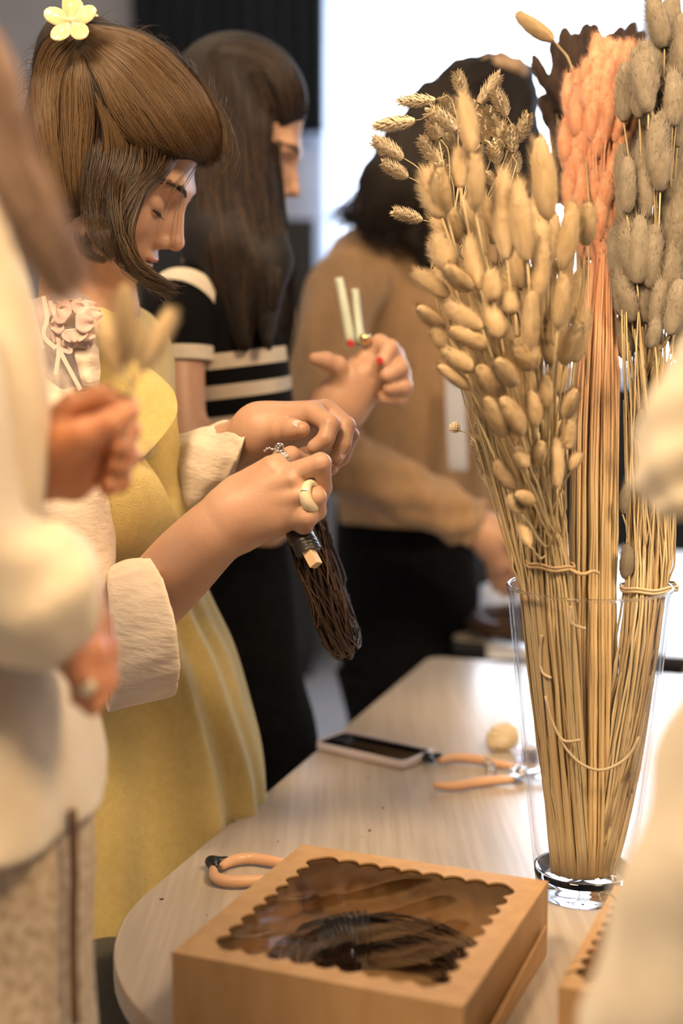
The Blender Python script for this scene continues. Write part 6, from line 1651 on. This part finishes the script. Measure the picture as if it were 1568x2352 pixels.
# bunny tails and wooden stick in those hands
hb = thing('bunny_tail_sprig', P(295, 940, 1.01), 'three beige bunny tails held up by the blurred near hand at left', 'dried grass')
for i, (tx, ty, bx, by, w) in enumerate([(288, 655, 298, 835, 62), (395, 715, 322, 850, 56), (232, 742, 276, 862, 54)]):
    b, t = P(bx, by, 1.0), P(tx, ty, 1.0 + 0.02 * (i - 1))
    place_head(H_lag, i, b, t, w / F * 1.1, hb)
    V, Fs = tubes(crv(np.array([b, P(300, 900, 1.005), P(285, 1000, 1.02), P(262, 1120, 1.03)]), 14), np.full(14, 0.0011), 6, True); mk('stem', V, Fs, M_straw_g, hb)
stk = thing('wooden_stick', P(197, 1575, 0.95), 'short pale wooden stick held in the lower blurred hand at left', 'stick')
V, Fs = Sdf().cone(P(140, 1520, 1.02), P(197, 1575, 0.955), 0.0065, 0.0065).mesh(0.0012); mk('shaft', V, Fs, M_cutwood, stk)
V, Fs = Sdf().ell(P(198, 1577, 0.951), (0.0068, 0.0045, 0.0068)).mesh(0.0012); mk('tip', V, Fs, M_cream, stk)
V, Fs = tubes(PP(crv(np.array([(318, 1010, 1.03), (345, 1022, 1.03), (352, 1034, 1.03), (335, 1044, 1.03), (310, 1052, 1.03)], float), 20)), np.full(20, 0.0009), 6, True)
tag(mk('ribbon_loop', V, Fs, M_ribbon), 'thin pale ribbon loop beside the blurred near hand at left', 'ribbon')

# ------------------------------------------------------------------ person in a cream teddy jumper at the right edge
M_teddy = mat('cream teddy fleece', (0.80, 0.69, 0.52), (0.85, 0.75, 0.58), scale=60, rough=0.95, bump=0.6, bscale=220, sheen=0.5)
w5 = thing('person', (P(2350, 1500, 0.78)[0], P(2350, 1500, 0.78)[1], 0.0), 'person in a cream fleece jumper cut off by the right edge', 'person')
fr5 = Frame(P(2330, 90, 0.80), 150, 15)
s5 = head_sdf(Sdf(), fr5)
s5.cone(fr5(-0.03, 0, -0.08), P(2350, 760, 0.80), 0.05, 0.055, 0.03).cone(P(2350, 800, 0.80), P(2350, 1900, 0.82), 0.06, 0.07, 0.05)
body_mesh('body', [(s5, 0.006)], M_skin, w5)
def ring5(py, l, r, d, b, pw=2.2): return (P((l + r) / 2, py, d), np.array([(r - l) / 2 / F * d, 0, 0]), np.array([0, b, 0]), pw)
V, Fs = loft([ring5(690, 2200, 2500, .80, .065), ring5(740, 2050, 2650, .80, .10), ring5(860, 1800, 2900, .80, .12), ring5(1100, 1690, 3000, .80, .13), ring5(1500, 1680, 3010, .80, .13), ring5(1900, 1670, 3020, .80, .135), ring5(2352, 1660, 3030, .80, .14)], 50, 60, f4); mk('jumper', V, Fs, M_teddy, w5)
tz = lambda t, th: 0.003 * np.sin(3 * th + 30 * t) + 0.002 * np.sin(7 * th - 20 * t)
V, Fs = tube_px([(2080, 770, 0.82, .055, .055), (1860, 840, 0.86, .050, .05), (1680, 940, 0.88, .050, .048), (1612, 1040, 0.88, .041, .044), (1600, 1140, 0.88, .036, .036), (1605, 1185, 0.88, .020, .024)], 50, 44, tz, True); mk('sleeve', V, Fs, M_teddy, w5)
V, Fs = tube_px([(2050, 900, 0.74, .055, .055), (1930, 1350, 0.73, .058, .056), (1790, 1740, 0.74, .060, .06), (1715, 2020, 0.75, .062, .06), (1600, 2280, 0.78, .058, .056), (1530, 2480, 0.82, .050, .05), (1500, 2600, 0.85, .042, .042)], 60, 48, tz, True); mk('sleeve', V, Fs, M_teddy, w5)
c5 = P(2350, 2352, 0.82)
for dx in (-0.085, 0.085):
    V, Fs = loft([(np.array([c5[0] + dx, c5[1], c5[2] + 0.05]), np.array([.095, 0, 0]), np.array([0, .10, 0])), (np.array([c5[0] + dx, c5[1], 0.45]), np.array([.07, 0, 0]), np.array([0, .07, 0])), (np.array([c5[0] + dx, c5[1], 0.03]), np.array([.06, 0, 0]), np.array([0, .06, 0]))], 24, 32); mk('trouser_leg', V, Fs, M_black, w5)
    V, Fs = Sdf().ell((c5[0] + dx, c5[1] + 0.05, 0.03), (0.042, 0.11, 0.03)).mesh(0.006); V[:, 2] = np.maximum(V[:, 2], 0.001); mk('shoe', V, Fs, M_black, w5)
h5 = Sdf().ell(fr5(-0.008, 0, 0.008), (0.108, 0.086, 0.102), fr5.M, 0.02).ell(fr5(-0.03, 0, -0.05), (0.085, 0.088, 0.085), fr5.M, 0.03).ell(fr5(0.098, 0, -0.085), (0.062, 0.070, 0.085), fr5.M, 0.012, True).cone(fr5(-0.05, 0, -0.05), fr5(-0.06, 0, -0.2), 0.07, 0.05, 0.03)
V, Fs = h5.mesh(0.005); mk('hair', V, Fs, M_baseL, w5)
